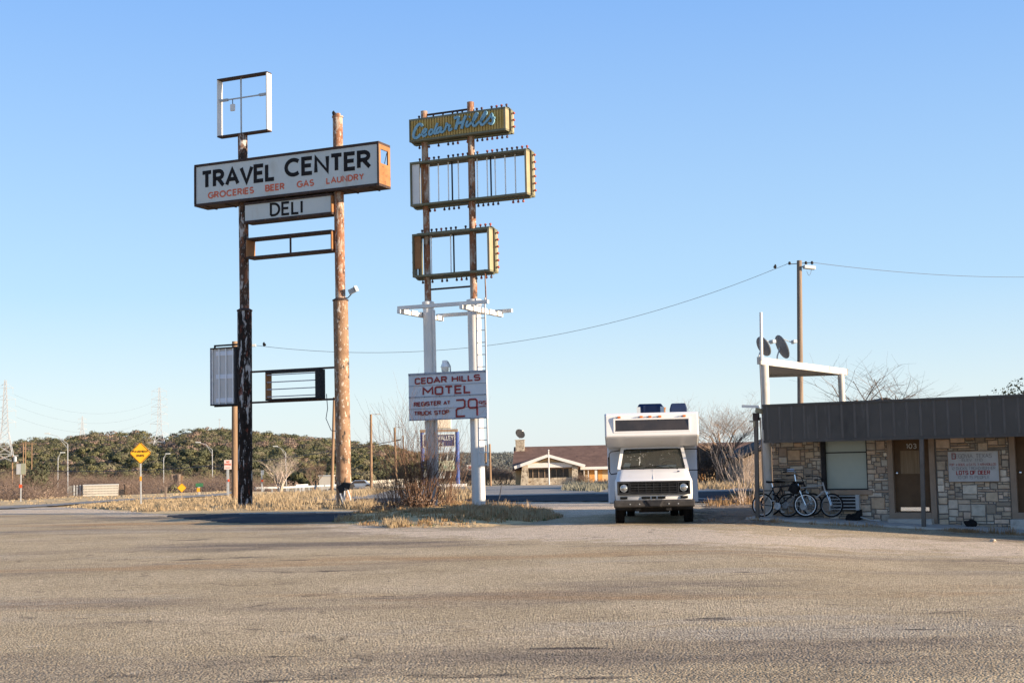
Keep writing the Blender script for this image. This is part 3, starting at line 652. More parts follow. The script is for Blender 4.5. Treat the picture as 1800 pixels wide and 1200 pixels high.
# ---------------------------------------------------------------- travel center sign
SA = R(-24)
pl = P(431, 890, 57.4); fr = Frame((pl.x, pl.y, gz(pl.x, pl.y)), SA)
t = thing('sign_pylon', fr.o, 'tall rusty two pole sign reading TRAVEL CENTER over a DELI panel', 'sign', SA)
def xz(px, py, yl=0): return fr.at(px, py, yl)
def pole(t, pts_px, r, name, m, yl=0, n=20):
    pts = [xz(*q, yl) for q in pts_px]; mb = MB(); mb.tube([(x, yl, z) for x, z in pts], r, n); return mb.build(name, m, t, smooth=True)
for (lx0, lx1, y0, y1, ux, yt, mlow) in ((431, 430, 890, 547, 426.5, 237, M_blackpole), (605, 598.5, 885, 529, 593.5, 207, M_tanpole)):
    x0, _ = xz(lx0, y0); x1, z1 = xz(lx1, y1); x2, z2 = xz(ux, yt)
    mb = MB(); mb.tube([(x0,0,-.3),(x1,0,z1)], .305, 28); lo = mb.build('lower_pole', mlow, t, smooth=True)
    mb = MB(); mb.lathe([(.33,0),(.33,.05),(.2,.12)], 24, (x1,0,z1)); mb.build('collar', M_darkrust, lo)
    mb = MB(); mb.tube([(x1,0,z1-.1),(x2,0,z2)], .205, 24); mb.build('upper_pole', M_rust if yt == 207 else M_blotch, t, smooth=True)
    if yt == 207:
        mb = MB(); mb.lathe([(.235,0),(.235,.06),(.12,.08),(.12,.17),(.05,.19)], 20, (x2,0,z2)); mb.build('pole_cap', M_rust, t)
def obox(name, m, t, TL, TR, BR, BL, dep, th, frx, yl0, link=True):
    """open rectangular cabinet rim measured by its front outline"""
    q = [frx.at(*c, yl0) for c in (TL, TR, BR, BL)]; mb = MB()
    x0 = (q[0][0]+q[3][0])/2; x1 = (q[1][0]+q[2][0])/2; z1 = (q[0][1]+q[1][1])/2; z0 = (q[2][1]+q[3][1])/2
    mb.box(x0, yl0, z1-th, x1, yl0+dep, z1); mb.box(x0, yl0, z0, x1, yl0+dep, z0+th)
    for xx in (x0+.008, x1-.02)[:2 if link else 1]: mb.box(xx, yl0+dep*.42, z0+th*.5, xx+.012, yl0+dep*.58, z1-th*.5)
    o = mb.build(name, m, t); return x0, z0, x1, z1, o
# empty square frame on top
x0, z0, x1, z1, o = obox('top_frame', M_darkrust, t, (380,140), (468.5,125), (470,229.5), (383,241.5), .34, .06, fr, -.17)
mb = MB(); mb.box(x0-.002,-.17,z0+.06,x0+.05,.17,z1-.06); mb.build('side_rail', M_whitepaint, o); mb = MB(); mb.box(x1-.05,-.17,z0+.06,x1+.002,.17,z1-.06); mb.build('side_rail', M_whitepaint, o)
mb = MB(); xm = fr.at(424, 200, 0)[0]; mb.tube([(xm,0,z0),(xm-.02,.02,z1)], .035, 8)
zl = fr.at(387, 178, 0)[1]; zr = fr.at(463, 166, 0)[1]; zm = (zl+zr)/2
mb.bar((x0+.05,0,zm),(x1-.05,0,zm), .05, .05); mb.box(x0+.05,-.05,zm-.05,x0+.45,.05,zm+.05); mb.box(x1-.5,-.05,zm-.05,x1-.05,.05,zm+.05); mb.build('crossbar', M_steel, o)
xh, zh = fr.at(409, 190, 0); mb = MB(); mb.tube([(xh,0,zm),(xh,0,zh+.15)], .018, 6); mb.build('hanging_wire', M_wire, o)
mb = MB(); mb.box(xh-.1,-.05,zh-.13,xh+.1,.05,zh+.16); bevel(mb.build('hanging_tag', M_whitepaint, o))
# main cabinet
YF = -.48
x0, z0, x1, z1, cab = obox('main_cabinet', M_darkrust, t, (341.3,291.3), (665.5,246.6), (666,324.5), (341.3,364.6), .96, .1, fr, YF, False)
mb = MB(); mb.box(x0, YF+.04, z0+.10, x0+.08, .44, z1-.10); mb.build('end_panel', M_darkrust, cab)
mb = MB(); w_ = .02; X = x1-.06; H = z1-z0                                # lit orange end with a cut-out opening
for (ya, yb, za, zb) in ((YF,.48,z0+.1,z0+H*.52),(YF,.48,z0+H*.84,z1-.1),(YF,YF+.17,z0+H*.52,z0+H*.84),(.30,.48,z0+H*.52,z0+H*.84)): mb.box(X, ya, za, x1-.002, yb, zb)
mb.build('end_panel', M_orange, cab)
mb = MB(); mb.bar((x1-.03,.05,z0+H*.54),(x1-.03,.24,z0+H*.8),.02,.02); mb.build('loose_strip', M_black, cab)
mb = MB(); mb.box(x0+.09, YF+.03, z0+.11, x1-.09, YF+.05, z1-.11); face = mb.build('sign_face', M_face, cab)
for k in range(9):
    xx = x0+.5+(x1-x0-1)*k/8; mb = MB(); mb.box(xx-.03, YF+.1, z0-.035, xx+.03, .46, z0-.002); mb.build('bottom_rib', M_darkrust, cab)
for xx in (x0, x1-.07): mb = MB(); mb.box(xx, YF-.012, z0+.1, xx+.07, YF+.03, z1-.1); mb.build('face_trim', M_darkrust, cab)
def cz(px, py, ox, oy, s): return (ox+px/s, oy+py/s)
c1 = lambda x, y: (330+x/4.865, 230+y/4.865)
yl = YF+.03
for s_, a, b, top in (('TRAVEL', c1(128,503), c1(738,428), c1(128,346)[1]), ('CENTER', c1(842,400), c1(1556,325), c1(842,240)[1])):
    mb = MB(); text_px(mb, fr, s_, a, b, top, yl, .165, t=.012, gap=.22); mb.build('lettering', M_black, face)
for s_, a, b, top, ww in (('GROCERIES', c1(178,583), c1(562,536), c1(178,525)[1], .062), ('BEER', c1(668,522), c1(824,503), c1(668,463)[1], .066), ('GAS', c1(938,489), c1(1076,472), c1(938,430)[1], .060), ('LAUNDRY', c1(1190,457), c1(1503,419), c1(1190,400)[1], .056)):
    mb = MB(); text_px(mb, fr, s_, a, b, top, yl, ww, t=.010, gap=.26); mb.build('lettering', M_redtext, face)
# deli panel
x0, z0, x1, z1, cab = obox('deli_cabinet', M_darkrust, t, (429,357), (583,339.5), (583,376.5), (429,392), .62, .09, fr, -.36)
mb = MB(); mb.box(x0+.02,-.32,z0+.1,x1-.07,-.29,z1-.09); face = mb.build('sign_face', M_face, cab)
mb = MB(); mb.box(x1-.05,-.36,z0+.09,x1,.26,z1-.09); mb.build('end_panel', M_orange, cab)
mb = MB(); mb.box(x0,-.28,z0+.09,x0+.05,.26,z1-.09); mb.build('end_panel', M_darkrust, cab)
c3 = lambda x, y: (320+x/3, 100+y/3)
mb = MB(); text_px(mb, fr, 'DELI', c3(469,843), c3(632,828), c3(469,770)[1], -.32, .10, t=.012, gap=.24); mb.build('lettering', M_black, face)
# empty long cabinet
x0, z0, x1, z1, cab = obox('empty_cabinet', M_darkrust, t, (432,419), (583,403), (583,440), (433,455), .6, .08, fr, -.32)
mb = MB(); mb.box(x0,-.32,z0+.08,x0+.05,.28,z1-.08); mb.build('end_panel', M_orange, cab)
mb = MB(); mb.box(x1-.05,-.32,z0+.08,x1,.28,z1-.08); mb.build('end_panel', M_orange, cab)
mb = MB(); xm = fr.at(510, 428, -.3)[0]; mb.box(xm-.03,-.3,z0+.08,xm+.03,-.24,z1-.08); mb.build('mullion', M_darkrust, cab)
# lower slatted frame on two cross pipes
for a, b in (((431,655.5),(602,643.5)), ((431,710),(602,698.5))):
    p0, p1 = fr.at(*a, 0), fr.at(*b, 0); zz = (p0[1]+p1[1])/2; mb = MB(); mb.bar((p0[0],0,zz),(p1[0],0,zz),.08,.08); mb.build('cross_pipe', M_darkrust, t)
x0, z0, x1, z1, cab = obox('price_frame', M_dkmetal, t, (466,653), (561.5,648.5), (562.5,700.5), (466.5,703.5), .42, .07, fr, -.24)
mb = MB(); mb.box(x0,-.24,z0+.07,x0+.04,.18,z1-.07); mb.build('end_panel', M_orange, cab)
mb = MB(); mb.box(x1-.22,-.24,z0+.07,x1,.18,z1-.07); mb.build('end_panel', M_dkmetal, cab)
for k in range(4):
    zz = z0+.16+(z1-z0-.3)*k/3; mb = MB(); mb.box(x0+.04,-.2,zz-.02,x1-.22,-.16,zz+.02); mb.build('slat', M_seam, cab)
# side cabinet of frosted panels
x0, z0, x1, z1, cab = obox('side_cabinet', M_dkmetal, t, (369,611.5), (416,609), (416,711), (369.5,713), .36, .05, fr, -.18)
M_frost = mat('frosted_panel', (.50,.48,.46), (.56,.54,.52), 1, .5)
M_frost2 = mat('white_strip_panel', (.62,.64,.70), (.68,.70,.75), 1, .5)
mb = MB(); mb.box(x0+.04,-.1,z0+.05,x1-.13,-.06,z1-.05); fp = mb.build('frosted_panel', M_frost, cab)
h = z1-z0
for za in (.05, .46, .86): mb = MB(); mb.box(x0+.26,-.118,z0+h*za,x1-.15,-.102,z0+h*(za+.075)); mb.build('white_strip', M_frost2, fp)
for k in range(4):
    xx = x0+.09+(x1-x0-.3)*k/3; mb = MB(); mb.box(xx-.018,-.16,z0+.05,xx+.018,-.125,z1-.05); mb.build('lamp_tube', M_tubewhite, cab)
mb = MB(); mb.box(x0,-.18,z0+.05,x0+.05,.18,z1-.05); mb.build('end_panel', M_seam, cab)
mb = MB(); mb.box(x1-.13,-.18,z0+.05,x1,.18,z1-.05); mb.build('end_panel', M_dkmetal, cab)
for zz in (z0-.02, z1+.1):
    mb = MB(); mb.bar((x0+.1,0,zz),(.25,0,zz),.07,.07)
    if zz > z1: mb.bar((x0+.12,0,z1),(x0+.12,0,z1+.1),.06,.06)
    mb.build('bracket', M_dkmetal, t)
# floodlight, conduit and meter box
xr, zr = fr.at(606, 524, 0); xf, zf = fr.at(619, 512, 0)
mb = MB(); mb.tube([(xr-.1,0,zr),(xr+.16,-.02,zr),(xf-.05,-.02,zr+.12),(xf-.03,-.02,zf-.1)], .022, 6); fl = mb.build('floodlight_arm', M_dkmetal, t)
mb = MB(); mb.cbox((xf+.03,-.02,zf+.02), (.28,.22,.2), rotmat(.2,-.35,0)); mb.cbox((xf+.2,-.02,zf+.10), (.05,.26,.24), rotmat(.2,-.35,0)); bevel(mb.build('floodlight', M_steel, fl))
xm, zm = fr.at(612, 853, -.2); mb = MB(); mb.cbox((xm,-.2,zm),(.36,.3,.22), rotmat(0,.25,0)); mb.cbox((xm-.26,-.25,zm-.12),(.26,.2,.3), rotmat(0,-.5,0)); bevel(mb.build('meter_box', M_dkmetal, t))
mb = MB(); mb.tube([(xm-.12,-.26,zm-.1),(xm-.1,-.3,.5),(xm-.15,-.3,-.1)], .045, 7); mb.tube([(xm-.02,-.26,zm-.1),(xm+.16,-.32,.35),(xm+.2,-.3,-.1)], .03, 7); mb.tube([(xm-.3,-.3,zm-.3),(xm-.05,-.34,-.1)], .05, 7); mb.build('conduit', M_whitepaint, t)
wx, wz = fr.at(588, 700, -.05); wx2, wz2 = fr.at(582, 735, -.05); mb = MB(); mb.tube([(wx-.4,-.02,wz+.2),(wx-.3,-.1,wz-.4),(wx2-.15,-.2,wz2),(wx-.05,-.25,wz2-.5),(wx+.35,-.25,wz2-.55)], .016, 5); mb.build('loose_cable', M_wire, t)

# ---------------------------------------------------------------- motel pylon with bulb-rimmed frames
pr = P(842, 897, 47.4); fr = Frame((pr.x, pr.y, 0), SA); t2 = thing('motel_pylon', fr.o, 'two pole motel sign with a script panel, empty bulb rimmed frames and a price board', 'sign', SA)
xL = fr.at(760, 880, 0)[0]
for (xb, lx, ly, ux, uy, rr, ru, left) in ((0, 833, 527, 827, 180, .235, .125, False), (xL, 752.5, 531, 745.5, 196, .19, .12, True)):
    x1, z1 = fr.at(lx, ly, 0); x2, z2 = fr.at(ux, uy, 0)
    mb = MB(); mb.tube([(xb,0,-.2),(x1,0,z1)], rr, 28); lo = mb.build('lower_pole', M_whitepaint, t2, smooth=True)
    mb = MB(); mb.lathe([(rr+.03,-.22),(rr+.03,0),(ru+.03,.03)], 24, (x1,0,z1)); mb.build('collar', M_whitepaint, lo)
    mb = MB(); mb.tube([(x1,0,z1-.1),(x2,0,z2)], ru, 20); mb.build('upper_pole', M_rust, t2, smooth=True)
    if left:
        mb = MB(); mb.bar((xb+rr+.03,-.02,.9),(x1+rr+.03,-.02,z1-.3),.12,.07,(1,0,0))
        for k in range(14):
            q = k/13; xx = xb+(x1-xb)*q+rr+.03; zz = .9+(z1-1.2)*q; mb.box(xx-.05,-.075,zz-.012,xx+.06,-.05,zz+.012)
        mb.build('cable_tray', M_whitepaint, t2)
    xt = x2; zt = z2
zc = fr.at(790, 197, 0)[1]; xa, xb_ = fr.at(746, 204, 0)[0], fr.at(826, 188, 0)[0]
mb = MB(); mb.bar((xa,0,zc),(xb_,0,zc),.06,.06); mb.build('cross_pipe', M_darkrust, t2)
zc = fr.at(793, 506, 0)[1]; xa, xb_ = fr.at(752, 510, 0)[0], fr.at(830, 503, 0)[0]
mb = MB(); mb.bar((xa,0,zc),(xb_,0,zc),.06,.06); mb.build('cross_pipe', M_darkrust, t2)
bm_ = MB(); bm_.lathe([(.022,-.02),(.022,.035),(.03,.05),(.046,.085),(.04,.115),(.018,.13)], 10); BD = bm_.mesh('bulb', M_bulbdark, True); BR_ = bm_.mesh('bulb', M_bulbred, True)
brng = random.Random(9)
def bulbs(cab, x0, x1, z0, z1, yc, nt_, nb, nr, nl=0):
    def put(x, z, rot, red):
        o = bpy.data.objects.new('bulb', BR_ if red else BD); COL.objects.link(o); o.parent = cab; o.location = (x, yc, z); o.rotation_euler = rot
    for n_, z, rot in ((nt_, z1, (0,0,0)), (nb, z0, (math.pi,0,0))):
        for k in range(n_):
            q = (k+.5)/n_
            if brng.random() < .12: continue
            put(x0+(x1-x0)*q, z, rot, q > .8 and brng.random() < .6 or brng.random() < .12)
    for k in range(nr): put(x1, z0+(z1-z0)*(k+.5)/nr, (0, math.pi/2, 0), True)
    for k in range(nl): put(x0, z0+(z1-z0)*(k+.5)/nl, (0, -math.pi/2, 0), False)
def rimcab(name, TL, TR, BR, BL, nt_, nb, nr, nl, open_):
    yf = -.36; q = [fr.at(*c, yf) for c in (TL, TR, BR, BL)]
    x0 = (q[0][0]+q[3][0])/2; x1 = (q[1][0]+q[2][0])/2; z1 = (q[0][1]+q[1][1])/2; z0 = (q[2][1]+q[3][1])/2
    cab = MB(); th = .07
    def rim(mb, a, b, c, d, ya, yb, th): mb.box(a,ya,d-th,c,yb,d); mb.box(a,ya,b,c,yb,b+th)
    # two shallow boxes back to back with a narrow bulb channel between them
    rim(cab, x0, z0, x1, z1, yf, -.06, th); rim(cab, x0, z0, x1, z1, .08, .36, th)
    o = cab.build(name, M_olive, t2)
    mb = MB()
    for ya, yb in ((yf,-.06),(.08,.36)): mb.box(x1-th,ya,z0+th,x1,yb,z1-th)
    mb.build('end_panel', M_cream, o)
    mb = MB()
    for ya, yb in ((yf,-.06),(.08,.36)): mb.box(x0,ya,z0+th,x0+th*.7,yb,z1-th)
    mb.build('end_panel', M_olive, o)
    ch = MB(); e = .05; c = .1                                        # bulb channel with cut corners
    out = [(x0-e+c,z0-e),(x1+e-c,z0-e),(x1+e,z0-e+c),(x1+e,z1+e-c),(x1+e-c,z1+e),(x0-e+c,z1+e),(x0-e,z1+e-c),(x0-e,z0-e+c)]
    for i in range(8):
        a, b = out[i], out[(i+1)%8]; ch.bar((a[0],.01,a[1]),(b[0],.01,b[1]),.135,.05,(0,1,0)) if False else ch.bar((a[0],.01,a[1]),(b[0],.01,b[1]),.05,.135,(0,1,0))
    ch.build('bulb_channel', M_olive, o)
    bulbs(o, x0+.12, x1-.02, z0-e-.02, z1+e+.02, .01, nt_, nb, 0)
    bulbs(o, x0-e-.02, x1+e+.02, z0+.05, z1-.05, .01, 0, 0, nr, nl)
    return x0, z0, x1, z1, o
x0, z0, x1, z1, cab = rimcab('script_cabinet', (718.5,215.5), (888,182.5), (889,224), (720,254.5), 19, 19, 3, 0, False)
for ya, yb in ((-.33,-.30),(.30,.33)):
    mb = MB(); mb.box(x0+.05,ya,z0+.07,x1-.07,yb,z1-.07)
    k = 0; xx = x0+.1
    while xx < x1-.15 and ya < 0: mb.box(xx,ya-.035,z0+.07,xx+.055,ya-.002,z1-.07); xx += .105
    pan = mb.build('ribbed_panel', M_gold, cab)
    if ya < 0: front = pan
c2 = lambda x, y: fr.at(700+x/7.826, 170+y/7.826, -.40)
SCR = [[(332,412),(318,385),(285,385),(245,430),(215,500),(212,550),(240,572),(278,555),(308,515)],
 [(335,510),(372,492),(388,458),(368,448),(340,485),(334,528),(356,548),(398,512)],
 [(482,462),(452,455),(428,490),(432,525),(460,515),(490,470)], [(542,365),(512,440),(496,495),(508,512),(534,495)],
 [(598,425),(560,432),(532,470),(536,500),(562,492),(592,440)], [(600,428),(588,478),(604,494),(634,470)],
 [(638,470),(660,415),(668,372),(690,398),(716,392)], [(716,392),(700,440),(710,468),(746,440)],
 [(772,305),(800,288),(832,292),(815,360),(790,455)], [(935,262),(905,330),(872,445)], [(806,378),(900,350)],
 [(958,335),(940,395),(952,415),(985,385)], [(978,285),(990,280)],
 [(985,385),(1045,330),(1088,255),(1082,232),(1058,262),(1030,345),(1036,400),(1062,404),(1098,368)],
 [(1098,368),(1165,310),(1212,235),(1205,212),(1178,250),(1140,335),(1144,386),(1170,388),(1210,350)],
 [(1210,350),(1262,290),(1290,245),(1296,285),(1312,335),(1285,378),(1245,364)], [(1296,300),(1332,290)]]
mb = MB(); k = 0
for st in SCR:
    pts = [c2(*q) for q in st]; f = []
    for i in range(len(pts)-1):                                       # smooth the traced stroke
        p0, p1, p2, p3 = pts[max(0,i-1)], pts[i], pts[i+1], pts[min(len(pts)-1,i+2)]
        for j in range(4):
            u = j/4; f.append(tuple(.5*((2*b)+(-a+c)*u+(2*a-5*b+4*c-d)*u*u+(-a+3*b-3*c+d)*u**3) for a, b, c, d in zip(p0,p1,p2,p3)))
    f.append(pts[-1]); mb.ribbon(f, .037 if st[0] not in ((772,305),(935,262),(806,378),(332,412)) else .048, -.365, -.42-k*.0015); k += 1
mb.build('script_lettering', M_blue, front)
def rods(cab, z0, z1, whites, darks):
    for px in whites:
        xx = fr.at(px[0], px[1], .02)[0]; mb = MB(); mb.tube([(xx,.0,z0+.07),(xx,.0,z1-.07)], .022, 8); mb.build('lamp_tube', M_tubewhite, cab)
    for px in darks:
        xx = fr.at(px[0], px[1], .02)[0]; mb = MB(); mb.box(xx-.022,-.02,z0+.07,xx+.022,.02,z1-.07); mb.build('mullion', M_dkmetal, cab)
c4 = lambda x, y: (690+x/3.3333, 160+y/3.3333)
x0, z0, x1, z1, cab = rimcab('long_bulb_frame', (720,289.5), (925,257), (926,337), (721.5,367), 23, 23, 6, 0, True)
rods(cab, z0, z1, [c4(x, 480) for x in (216,270,328,387,498,556,603,662,721)], [c4(351,520), c4(578,500)])
mb = MB(); mb.box(x0+.06,-.3,z0+.08,x0+.34,-.24,z1-.08); mb.build('torn_panel', M_whitepaint, cab); mb = MB(); mb.box(x0+.36,-.2,z0+.08,x0+.42,-.1,z1-.08); mb.build('backing_strip', M_orange, cab)
x0, z0, x1, z1, cab = rimcab('short_bulb_frame', (724,414.5), (859.5,396), (861,475), (725.4,489), 15, 15, 6, 4, True)
rods(cab, z0, z1, [c4(x, 950) for x in (229,343,560)], [c4(361,950)])
mb = MB(); mb.box(x0+.06,-.3,z0+.3,x0+.3,-.24,z1-.08); mb.build('torn_panel', M_orange, cab)
# white outrigger frame
wht = lambda p0, p1, a=.14, b=.12: MB().bar(p0, p1, a, b)
zF = 6.75
qa, qb = fr.at(700, 543, -1.5), fr.at(839, 530, -1.5); zF = (qa[1]+qb[1])/2
wht((qa[0],-1.5,zF),(fr.at(858,533,-1.5)[0],-1.5,zF)).build('outrigger_beam', M_whitepaint, t2)
wht((fr.at(768,553,1.5)[0],1.5,zF),(fr.at(900,543,1.5)[0],1.5,zF)).build('outrigger_beam', M_whitepaint, t2)
for xx in (xL-.33, .26):
    o = wht((xx,-1.65,zF-.13),(xx,1.65,zF-.13),.12,.13).build('outrigger_arm', M_whitepaint, t2)
    mb = MB()
    for k in range(5): mb.cbox((xx+.085,-1.3+.65*k,zF-.11),(.05,.42,.17))
    mb.build('arm_block', M_whitepaint, o)
wht((xL-.33,1.0,zF-.2),(xL-.0,.2,zF-1.35),.08,.08).build('brace', M_whitepaint, t2)
# ladder on the near pole
za, zb = fr.at(843, 819, -.3)[1], fr.at(838, 524, -.3)[1]; lx0, lx1 = fr.at(838, 700, -.3)[0], fr.at(853.5, 700, -.3)[0]; dx = fr.at(835.5, 530, -.3)[0]-fr.at(840.5, 800, -.3)[0]
lad = MB(); sh = lambda z: dx*(z-za)/(zb-za)+.04
for xx in (lx0, lx1): lad.bar((xx+sh(za),-.3,za),(xx+sh(zb),-.3,zb),.045,.03)
lad = lad.build('ladder', M_whitepaint, t2)
k = 0; zz = za+.05
while zz < zb: MB().tube([(lx0+sh(zz),-.3,zz),(lx1+sh(zz),-.3,zz)], .018, 6).build('rung', M_whitepaint, lad); zz += .42
xx = lx1+sh(zb); MB().bar((xx,-.2,zb-.2),(xx-.02,-.2,zb+1.0),.035,.03).build('ladder_rail', M_rust, t2)
# reader board
q = [fr.at(*c, -.42) for c in ((717.3,659.3),(854.8,650.3),(856.7,733),(719.8,739.8))]
x0 = (q[0][0]+q[3][0])/2; x1 = (q[1][0]+q[2][0])/2; z1 = (q[0][1]+q[1][1])/2; z0 = (q[2][1]+q[3][1])/2
mb = MB(); mb.box(x0,-.42,z0,x1,-.34,z1); rb = mb.build('reader_board', M_board, t2)
mb = MB(); mb.box(x0+.05,-.335,z0+.05,x0+.1,-.24,z1-.05)
for zz in (z0+.35, z1-.35): mb.box(x0+.25,-.335,zz-.04,x1-.1,-.25,zz+.04)
mb.build('board_bracket', M_steel, rb)
mb = MB(); H = z1-z0; mb.box(x0,-.44,z1-.045,x1,-.421,z1+.03); mb.box(x0,-.44,z0-.015,x1,-.421,z0+.03)
for q_ in (.745, .5, .245): mb.box(x0,-.436,z0+H*q_-.022,x1,-.421,z0+H*q_+.022) if q_ == .5 else mb.box(x0,-.436,z0+H*q_-.010,x1,-.421,z0+H*q_+.010)
mb.build('board_trim', M_seam, rb)
mb = MB()
for i in range(6):
    for zz in (z1-.02, z0+H*.5, z0+.02): mb.box(x0+.06+(x1-x0-.12)*i/5-.012,-.447,zz-.012,x0+.06+(x1-x0-.12)*i/5+.012,-.441,zz+.012)
mb.build('rivet', M_dkmetal, rb)
c5 = lambda x, y: (700+x/8.57, 640+y/8.57)
for s_, a, b, top, ww, fnt in (('CEDAR',(258,306),(722,276),208,.05,GS),('HILLS',(815,270),(1226,246),172,.05,GS),('MOTEL',(378,474),(1083,436),342,.062,GS),('REGISTER',(241,640),(634,615),572,.034,GS),('AT',(686,612),(778,605),552,.034,GS),('TRUCK',(245,775),(498,763),708,.034,GS),('STOP',(550,762),(760,750),694,.034,GS),('29',(878,800),(1190,784),526,.062,GS),('95',(1220,614),(1322,608),552,.026,GS)):
    mb = MB(); text_px(mb, fr, s_, c5(*a), c5(*b), c5(a[0], top)[1], -.4375, ww, font=fnt, t=.006, gap=.24)
    if s_ == '95': e0, e1 = fr.at(*c5(1222,634), -.4375), fr.at(*c5(1320,630), -.4375); mb.ribbon([e0, (e1[0], e0[1])], .013, -.4375, -.4445)
    mb.build('lettering', M_maroon, rb)
# yard lamp above the board
xx, zz = fr.at(782.5, 655, -.1); zt = fr.at(782.5, 633, -.1)[1]; h = zt-zz
mb = MB(); mb.lathe([(.09,h*.55),(.16,h*.5),(.16,h*.44),(.115,h*.72),(.10,h*.8),(.10,h*.96),(.05,h)], 18, (xx,-.1,zz)); lp = mb.build('yard_lamp', M_tubewhite, t2, smooth=True)
mb = MB(); mb.lathe([(.09,0),(.125,h*.12),(.135,h*.44)], 18, (xx,-.1,zz)); mb.build('lamp_lens', mat('lamp_refractor', (.62,.60,.52), (.72,.70,.64), 20, .2), lp, smooth=True)
mb = MB(); mb.tube([(xx,-.1,zz+h*.9),(xx+.12,-.1,zz+h*.85),(xx+.2,-.1,zz+h*.5),(xx+.22,-.1,zz-.4)], .025, 7); mb.build('lamp_arm', M_steel, lp)

# ---------------------------------------------------------------- blue post inn sign across the road
Yr_ = 150; pa, pb = P(742.5, 848, Yr_), P(803.5, 845, Yr_); gzz = gz(pa.x, Yr_); fr = Frame((pa.x, pa.y, gzz), R(0))
t = thing('inn_sign', fr.o, 'inn sign board between two royal blue posts beside a low white wall', 'sign')
M_royal = mat('royal_blue_paint', (.025,.07,.25), (.04,.095,.30), 3, .5); M_navy = mat('navy_board', (.035,.04,.10), (.05,.055,.13), 2, .6)
for a, b in ((742,760),(803.5,758)):
    xx, zt = fr.at(a, b, 0); mb = MB(); mb.tube([(xx,0,-.5),(xx,0,zt)], .22, 14); mb.build('post', M_royal, t, smooth=True)
def panel(name, m, a, b, yl=-.25, th=.12, parent=None):
    x0, z1 = fr.at(*a, yl); x1, z0 = fr.at(*b, yl); mb = MB(); mb.box(x0, yl, z0, x1, yl+th, z1); return mb.build(name, m, parent or t), x0, z0, x1, z1
panel('top_beam', M_tan, (738,755), (805,758.5)); o, x0, z0, x1, z1 = panel('name_board', M_navy, (743,763), (800.5,785))
mb = MB(); e = .1
mb.box(x0,-.29,z1-e,x1,-.251,z1); mb.box(x0,-.29,z0,x1,-.251,z0+e); mb.box(x0,-.288,z0+e,x0+e,-.251,z1-e); mb.box(x1-e,-.288,z0+e,x1,-.251,z1-e); mb.build('board_border', M_face, o)
mb = MB(); hh = z1-z0; text(mb, 'RIVER VALLEY', x0+.22, z0+hh*.52, x1-.22, hh*.34, -.252, .075, t=.03); text(mb, 'INN', x0+1.25, z0+hh*.12, x1-1.35, hh*.28, -.252, .075, t=.03); mb.build('lettering', M_face, o)
M_beige = mat('beige_panel', (.55,.47,.36), (.62,.54,.42), 1, .6); o, *_ = panel('beige_panel', M_beige, (746,735), (794,753), -.2, .3); bevel(o, .15, 3)
o, x0, z0, x1, z1 = panel('faded_board', mat('faded_green_board', (.38,.42,.30), (.55,.52,.38), 2, .7, spots=[((.18,.35,.24), 1.2, .55, .62, (1,1,2))]), (745,810), (799,827))
panel('faded_board', M_face, (745,829), (780,840)); mb = MB()
for q in range(5): xx = fr.at(747+q*11, 800, -.1)[0]; zz = fr.at(770, 808, -.1)[1]; mb.bar((xx,-.1,zz-2.0),(xx+.5,-.1,zz+.9),.08,.08)
mb.build('lattice', M_face, t)
tag(MB().box(*[q for q in (pa.x-2.9, pa.y-1.6, gzz-.5, pb.x+1.1, pb.y-1.0, gzz+.28)]).build('low_wall', M_whitepaint), 'low white wall at the foot of the blue post inn sign', 'wall')
Y_ = 190; a, b = P(820.5,817,Y_), P(833,827,Y_); mb = MB(); t = thing('roadside_sign', (a.x, Y_, gz(a.x,Y_)), 'small white and red roadside sign beyond the white ladder pole', 'sign')
fr = Frame(t.location, 0); panel('sign_panel', M_whitepaint, (820.5,817), (833,827), 0, .06); x0, z0 = fr.at(822,825,0); mb = MB(); text(mb, 'TEX', x0+.1, z0+.05, x0+.8, .45, -.005, .09, t=.02); mb.build('lettering', M_redtext, t)
mb = MB(); xx = fr.at(826,825,0)[0]; mb.bar((xx,.1,-.3),(xx,.1,fr.at(826,824,0)[1]),.1,.1); mb.build('post', M_wood, t)
# ---------------------------------------------------------------- near motel block
FM = Frame((MX, MY, 0), MA); m = thing('motel_building', FM.o, 'low stone motel block with a deep charcoal metal fascia and brown doors', 'building', MA)
zt, zb = 3.04, 2.06; LEN = 30.; WY = 1.1
x_ = lambda px, py, yl=WY: FM.at(px, py, yl)[0]
z_ = lambda px, py, yl=WY: FM.at(px, py, yl)[1]
mb = MB(); mb.box(0,0,zb,LEN,.05,zt); mb.box(0,.052,zb,.05,8,zt); mb.box(-.012,-.03,zt-.03,LEN,.06,zt+.025); mb.box(-.012,-.02,zb-.02,LEN,.04,zb+.05)
fa = mb.build('fascia', M_fascia, m); mb = MB(); xx = .12
while xx < LEN:
    mb.prism([], 0, 0) if False else mb.add([(xx-.035,0,zb+.06),(xx-.02,-.016,zb+.06),(xx+.02,-.016,zb+.06),(xx+.035,0,zb+.06),(xx-.035,0,zt-.04),(xx-.02,-.016,zt-.04),(xx+.02,-.016,zt-.04),(xx+.035,0,zt-.04)],[(0,1,5,4),(1,2,6,5),(2,3,7,6),(4,5,6,7)]); xx += .335
mb.build('batten', M_batten, fa)
mb = MB(); mb.box(.06,.06,zb+.14,LEN,WY+.1,zb+.18); mb.build('soffit', M_soffit, m)
mb = MB(); mb.box(.06,.06,zt-.12,LEN,8,zt-.06); mb.build('roof', M_dkmetal, m)
XL = x_(1358, 840); mb = MB()
wx0, wx1, wz0 = x_(1444, 820), x_(1524, 820), z_(1484, 860.5)
d0, d1 = x_(1572, 860), x_(1636, 860); dz0 = z_(1605, 900); e0 = x_(1788, 860)
DT = 2.2
